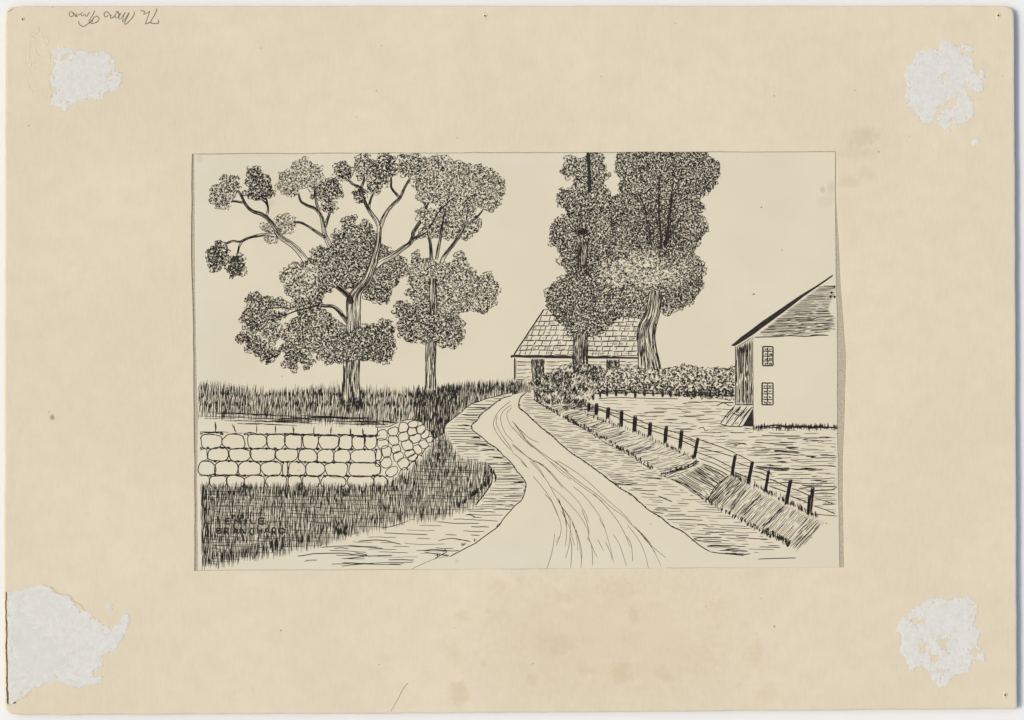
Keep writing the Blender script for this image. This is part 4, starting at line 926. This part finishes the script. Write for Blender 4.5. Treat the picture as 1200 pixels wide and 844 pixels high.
clump(z6([(130,505),(175,490),(215,500),(230,485),(285,460),(350,465),(360,500),(375,522),(352,548),(368,590),(370,640),(362,690),(330,740),(285,748),(240,740),(200,722),(165,735),(130,720),(60,735),(0,742),(-30,735),(-40,640),(-20,560),(40,545),(100,520)]), 2.35, 1.45, .95, .42, 'low dark clump wrapping the trunk')
family('drawn_tree', 'largest leaning tree with bare forked limbs ending in leaf clumps', tr, kids)

# ---- second tree
kids = []
top = Pen()
TB = z2([(590,120),(615,105),(640,95),(680,80),(720,82),(750,90),(775,118),(800,120),(850,125),(880,142),(920,138),(950,150),(975,142),(1000,170),(1050,165),(1080,190),(1100,210),(1135,245),(1140,290),(1138,340),(1118,375),(1108,412),(1075,440),(1060,465),(1020,455),(990,448),(965,432),(945,470),(940,505),(972,530),(970,590),(920,612),(900,640),(880,662),(850,655),(820,645),(780,655),(740,655),(690,640),(640,640),(570,652),(555,605),(590,560),(560,540),(540,515),(550,480),(530,455),(560,460),(605,450),(640,455),(690,460),(720,440),(690,425),(660,415),(645,400),(600,405),(560,388),(530,370),(540,330),(520,290),(500,270),(498,240),(530,200),(560,180)])
top.leaves(TB, 2.7, 1.5, .82, .28, tone=lambda x, y: .12 if x > 560 else 0)
for a, w0, w1 in (([(505.5,271),(504,262)], 1.2, .8), ([(519,262),(523,242),(526,228),(527.5,222)], 1.6, .8), ([(500,272),(506,262),(515,248),(524,238),(533,231)], 2.2, 1), ([(546,262),(547.5,250),(548,238)], 1.6, .9), ([(506,268),(517,264),(526,259)], 1.1, .8), ([(483,281),(494,276),(500,272)], 2, 1.6)): top.line(a, w0, w1, a=.5)
kids.append(('foliage_clump', top, 'broad top crown spreading to the side'))
stems = Pen()
stems.limb([(505.8,306),(504.5,290),(503,280),(501.5,268)], 3.6, 2, 2.5); stems.limb([(510.8,305),(514,290),(517,272),(519.5,258)], 3, 1.6, 2.5); stems.limb([(516.5,309),(521,300),(527,292),(536,280),(543,268),(546,258)], 4, 2.4, 2.5); stems.limb([(544,266),(552,260),(559,254),(566,246.5)], 1.8, 1, 1)
kids.append(('limb', stems))
mid = Pen()
MB = z6([(500,5),(515,-20),(530,-30),(545,-5),(540,40),(565,30),(600,20),(640,40),(690,55),(720,50),(780,58),(795,15),(800,-5),(850,-28),(870,0),(872,30),(895,70),(930,95),(940,130),(960,160),(1000,140),(1040,120),(1078,180),(1112,230),(1085,270),(1075,300),(1092,332),(1045,350),(1000,400),(960,385),(920,382),(850,385),(815,420),(800,440),(730,450),(600,450),(530,380),(540,350),(490,330),(500,290),(455,268),(470,235),(510,220),(470,190),(485,140),(470,92),(490,60)])
mid.leaves(MB, 2.6, 1.45, .82, .3); kids.append(('foliage_clump', mid))
tr2 = Pen()
tr2.trunk([(503.5,326),(503.6,345),(503.4,372)], [(511.4,326),(511.5,345),(511.8,372)], 6, .9, .35)
tr2.trunk([(499.3,398),(499,420),(499,440),(498.5,457)], [(510.6,398),(510.3,420),(510.2,440),(510.6,457)], 8, .9, .35)
LB = z6([(410,318),(435,325),(460,332),(490,345),(520,352),(535,375),(545,392),(600,420),(640,412),(700,420),(760,432),(800,428),(830,445),(858,490),(855,530),(862,560),(845,585),(835,610),(800,640),(750,642),(715,632),(680,612),(630,600),(590,605),(540,598),(470,598),(440,580),(410,558),(412,520),(395,490),(420,450),(400,430),(380,410),(362,390),(390,350)])
lowb = Pen(); lowb.leaves(LB, 2.45, 1.45, .92, .42); kids.append(('foliage_clump', lowb, 'low dark clump round the straight trunk'))
family('drawn_tree', 'slimmer straight tree in the tall grass with three rounded leaf masses', tr2, kids)

# ---- stone wall
wallp = Pen()
wallp.fill([(233,497),(300,498),(400,500.5),(442,500.5),(470,494),(482,492),(493,495),(503,505),(507,514),(505,523),(497,534),(488,545),(476,555),(461,566),(445,571),(235,572),(232,548)])
cap = Pen()
cap.fill([(233,496),(300,498),(400,500.5),(442,500.5),(442,511.5),(400,511),(300,508.5),(234,506)])
for x, t, b, dx in ((252,494,506.5,.5),(274.5,497,507.5,2.5),(300.4,497.5,508,.3),(322.6,498.5,508.5,.2),(344,499,508.7,.8),(367.6,499.5,509.3,-.4),(388,500,509.3,-.6),(410.3,502,511,-.2),(426,501.5,513,1),(442,500.5,511,-.3)):
    m_ = (t+b)/2; cap.line([(x-dx, t), (x+U(-.8, 1.2), m_), (x+dx, b)], U(.9, 1.3), a=.4); 
    for k in range(2): cap.line([(x+U(-.5, .5), t+U(0, 3)), (x+U(-.5, .8), b-U(0, 3))], .6)
for k in range(60):
    x = U(236, 440); y = 506.4+(x-234)*.026+U(-.8, 1); l = U(3, 16); cap.line([(x, y), (x+l/2, y+U(-.8, 1)), (min(442, x+l), y+U(-.7, .9))], U(.7, 1.5), a=.6)
cap.line([(234,506.2),(247,506.6),(258,508)], .9); cap.line([(440,501),(455,500),(462,497),(468,495)], 1)
face = Pen()
rows = [(508.3, 525.2, [(236,259,1),(261,287,1.5),(290,312,0),(312.5,334,0),(334,354,0),(355,373,-.5),(373.5,397,0),(397.5,412.5,0),(413,427.5,.5),(427.5,441,-1)]),
        (524.6, 540, [(222,243,0),(244,267.5,0),(268.5,293,.8),(294,322,0),(323.5,348.5,0),(350,371,.4),(372,391,.6),(391.5,410,0),(411.5,440.5,.5)]),
        (540.6, 556.8, [(232.5,252,.4),(252,278.5,.4),(279.5,305,0),(306,330.5,0),(331.5,337,0),(338,357.3,0),(357.8,380,0),(381.5,407.5,1),(408.5,445.5,.5)]),
        (557.3, 572, [(226,245,0),(246.5,265,0),(266,285.5,0),(287,310.5,0),(312,336.5,0),(337.5,352.8,0),(354,374,0),(375.5,405,0),(407,437.5,0),(438,453,.3)])]
joints = []
for r_, (y0, y1, st_) in enumerate(rows):
    for (xa, xb, dy) in st_:
        sag = (xa-234)*(.009, .015, .009, .002)[r_]
        cx, cy, rx, ry = (xa+xb)/2, (y0+y1)/2+dy*.5+sag+U(-.25, .25), (xb-xa)/2+.35, (y1-y0)/2+.2
        e = U(.56, .8); ph = U(0, 6); pts = []
        for k in range(18):
            a = 6.2832*k/18; ca, sa = math.cos(a), math.sin(a)
            rr = 1.0+.025*math.sin(2*a+ph)+.05*math.sin(3*a+ph*2)+.02*math.sin(5*a+ph*3)
            pts.append((cx+rx*rr*math.copysign(abs(ca)**e, ca), cy+ry*rr*math.copysign(abs(sa)**e, sa)))
        if xa < 232:
            pts = [q_ for q_ in pts if q_[0] > 233]
            if len(pts) < 4: continue
            pts.sort(key=lambda q_: math.atan2(q_[1]-cy, q_[0]-cx)); face.line(pts, .9, a=.4); continue
        c = curve(pts, 1.6, True); face.line(wob(c, .4, .35), U(1.0, 1.35), raw=True, taper=.8)
        for k in range(1): b = random.randrange(len(c)); seg_ = (c+c)[b:b+random.randint(6, 16)]; face.line(wob(offs(seg_, U(-.3, .3), U(-.3, .3)), .3, .4), U(.8, 1.3), raw=True)
        joints += [(xa, y0+sag), (xb, y0+sag), (xa, y1+sag), (xb, y1+sag)]
for (x, y) in joints:
    if x < 236 or y > 571: continue
    for k in range(7): a = U(0, 6.3); face.line([(x+U(-1.3, 1.3), y+U(-1, 1)), (x+U(-.6, .6)+1.6*math.cos(a), y+1.3*math.sin(a)), (x+U(-1.8, 1.8), y+U(-1, 1))], U(.7, 1.25))
face.line([(234.5,529),(236,527),(240,526.5)], .9)
ret = Pen()
sides = [(285,540,38,35,0),(365,515,33,31,-.3),(437,487,37,33,0),(505,463,33,25,-.2),(560,500,31,29,-.5),(497,515,32,30,0),(437,552,35,33,0),(368,578,36,33,0),(290,600,36,38,0),(520,563,38,32,-.3),(590,535,32,24,-.8),(465,612,40,36,-.3),(385,637,33,28,-.2),(317,655,35,39,0),(625,570,30,20,-.6),(578,605,32,28,-.4),(537,640,29,31,-.3),(480,668,33,25,-.4),(400,690,38,30,-.5),(262,680,20,38,0),(600,660,20,46,.5),(505,697,36,20,-.5),(437,740,42,36,-.7),(317,733,38,36,-.6),(545,715,22,34,.6),(500,765,38,28,-.7),(356,796,48,28,-.6),(440,805,36,28,-.7),(255,740,16,22,0)]
for (x, y, a_, b_, th) in sides:
    cx, cy = 400+x/6, 420+y/6; rx, ry = a_/6+.15, b_/6+.15; ph = U(0, 6); pts = []
    for k in range(14):
        a = 6.2832*k/14; rr = 1+.07*math.sin(2*a+ph)+.06*math.sin(3*a+ph*1.7); px, py = rx*rr*math.copysign(abs(math.cos(a))**.8, math.cos(a)), ry*rr*math.copysign(abs(math.sin(a))**.8, math.sin(a))
        pts.append((cx+px*math.cos(th)-py*math.sin(th), cy+px*math.sin(th)+py*math.cos(th)))
    c = curve(pts, 1.3, True); ret.line(wob(c, .3, .4), U(.85, 1.1), raw=True, taper=.8)
    if U(0, 1) < .7: b = random.randrange(len(c)); ret.line(wob((c+c)[b:b+12], .3, .4), U(.8, 1.2), raw=True)
for a in [[(442,501),(442.5,511)],[(508,522),(500,531),(492,541),(484,551)],[(441,543),(446,548),(444,556)],[(468,494),(480,491.5),(492,493.5)],[(470,562),(480,556),(490,547)],[(453,568),(465,562),(473,556)],[(441,512),(446,510)]]: ret.line(a, .95, a=.5)
family('drawn_stone_wall', 'low wall of rounded pale stones with flat coping, turning a corner', wallp, [('coping', cap, 'row of flat capstones'), ('wall_face', face, 'long front face of rounded boulders'), ('wall_return', ret, 'short return of small round stones')])

# ---- dark grass before the wall, with the signature
pen = Pen()
G2 = [(235,571),(300,571),(380,571),(438,571),(448,568),(458,565),(473,555),(486,545),(495,536),(503,527),(509,515),(522,508),(527,519),(534,530),(543,538),(553,542),(566,544.5),(573,547),(576.5,554),(575.5,566),(566,580),(556,591),(538,598),(520,605),(505,607),(477,610),(462,615),(438,620),(408,626),(397,630),(373,639),(357,641),(335,646),(318,649),(293,652),(275,657),(250,662),(236,662)]
pen.fill(G2)
pen.grass(G2, 1.3, (9, 15), .8, .03, .26, .8)
pen.hatch([p for p in G2], 1.0, 4.2, .6, (20, 90), (4, 26), .4)
pen.hatch([(240,575),(440,575),(430,600),(300,640),(240,640)], .5, 8, .5, (14, 60), (6, 40), .4)
pen.grass([(235,569),(450,569),(450,580),(235,582)], 2.3, (6, 12), .85, .03, .35)
pen.grass([(236,575),(244,575),(246,640),(237,655)], 2.2, (10, 20), 1.1, .05, .4)
for x, y, n_ in ((512,540,10),(574,556,22),(520,533,10),(505,545,9),(470,565,11),(460,571,9),(350,575,9),(278,604,8),(247,590,12),(400,617,12)):
    for k in range(n_): xx, yy = x+U(-8, 8), y+U(-7, 7); pen.line([(xx, yy+3), (xx+U(-.3, .3), yy-U(1, 4))], U(.9, 1.7))
for k in range(60):
    u = U(0, 1); x = 575-u*38+U(-3, 0); y = 566+u*30; pen.line([(x, y+1), (x+U(-.2, .6), y-U(4, 9))], U(.7, 1.2))
for k in range(95):
    x = U(237, 420); y = 664-(x-237)*.215+U(-3, 2); l = U(7, 16); pen.line([(x-.3, y), (x+.2, y-l)], U(.7, 1.1))
pen.build('drawn_grass', art, 'darkest cross-hatched grass in front of the stone wall')
sig = Pen()
G = {'E': [[(1,0),(0,0),(0,1),(1,1)],[(0,.5),(.8,.45)]], 'M': [[(0,1),(.1,0),(.5,.7),(.9,0),(1,1)]], 'I': [[(.5,0),(.5,1)]], 'L': [[(0,0),(0,1),(1,.95)]],
     'B': [[(0,0),(0,1)],[(0,0),(.8,.1),(.75,.4),(0,.5)],[(0,.5),(1,.6),(.9,.95),(0,1)]], 'R': [[(0,1),(0,0),(.9,.1),(.8,.45),(0,.5)],[(.3,.5),(1,1)]], 'A': [[(0,1),(.5,0),(1,1)],[(.2,.65),(.8,.65)]],
     'N': [[(0,1),(.05,0),(.95,1),(1,0)]], 'C': [[(1,.15),(.4,0),(0,.5),(.4,1),(1,.85)]], 'H': [[(0,0),(0,1)],[(1,0),(1,1)],[(0,.5),(1,.5)]], 'D': [[(0,0),(0,1)],[(0,0),(.9,.3),(.9,.7),(0,1)]]}
def write(text, cells):
    for ch, (x, y, w, h) in zip(text, cells):
        for st_ in G[ch]: sig.line([(x+a*w, y+b*h) for a, b in st_], 1.9, a=.12, taper=.7)
write('EMILE', [(265,608,5,6),(274.5,608,7,5.8),(287.5,607.5,2,6),(294,608,5.5,5.6),(304,607.6,6.5,6.2)])
write('BRANCHARD', [(254,619,6.5,6.2),(263,619,5.5,8),(274,619,5,7),(281.5,619,6.5,6.5),(292.5,619,5.5,8),(302,619,5,6.5),(310,618.6,6,6.6),(319,619,5,8.5),(327.5,618.8,7,7)])
sig.build('signature', art, 'artist\'s inked signature in capitals inside the dark grass')
for x, y, a, b in ((883.4,344.9,1.5,.7),(892,243,.8,.7),(599.5,418,1.3,1.6),(349.5,551.5,.6,.6),(330.4,441,.6,.5),(762.5,614,.6,.5),(968.5,613.4,.9,.5),(916.5,293,.6,.5)):
    spk = Pen(0); spk.blob([(x+a*math.cos(k*.785), y+b*math.sin(k*.785)) for k in range(8)])
    spk.build('ink_speck', art, 'tiny stray ink dot on blank paper')

# ------------------------------------------------------------------ light, camera, view
w = bpy.data.worlds.new('World'); bpy.context.scene.world = w; w.use_nodes = True
nt = w.node_tree; bg = nt.nodes['Background']
EL, AZ = math.radians(60), math.radians(-87)     # soft light from the side of the pencil writing
sky = nt.nodes.new('ShaderNodeTexSky'); sky.sky_type = 'NISHITA'; sky.sun_disc = False
sky.sun_elevation = EL; sky.sun_rotation = AZ
sky.air_density = 1.6; sky.dust_density = 4.2; sky.ozone_density = 0.2     # thin bright overcast
nt.links.new(sky.outputs['Color'], bg.inputs['Color']); bg.inputs['Strength'].default_value = SKY
d = Vector((math.sin(AZ)*math.cos(EL), math.cos(AZ)*math.cos(EL), math.sin(EL)))
sl = bpy.data.lights.new('sun', 'SUN'); sl.energy = SUN; sl.angle = math.radians(13); sl.color = SUNCOL
so = bpy.data.objects.new('sun', sl); C.objects.link(so); so.location = d*2; so.rotation_euler = (-d).to_track_quat('-Z', 'Y').to_euler()
cam = bpy.data.cameras.new('camera'); cam.sensor_width = 36; cam.lens = 36*1.2/(1200*S); cam.clip_start = .01; cam.clip_end = 20
co = bpy.data.objects.new('camera', cam); C.objects.link(co); co.location = (0, 0, 1.2+TOP); co.rotation_euler = (0, 0, 0)
sc = bpy.context.scene; sc.camera = co
sc.view_settings.view_transform = 'Standard'; sc.view_settings.look = 'None'; sc.view_settings.gamma = 1; sc.view_settings.use_curve_mapping = False
sc.view_settings.exposure = EXPO

sc.render.filter_size = 1.1
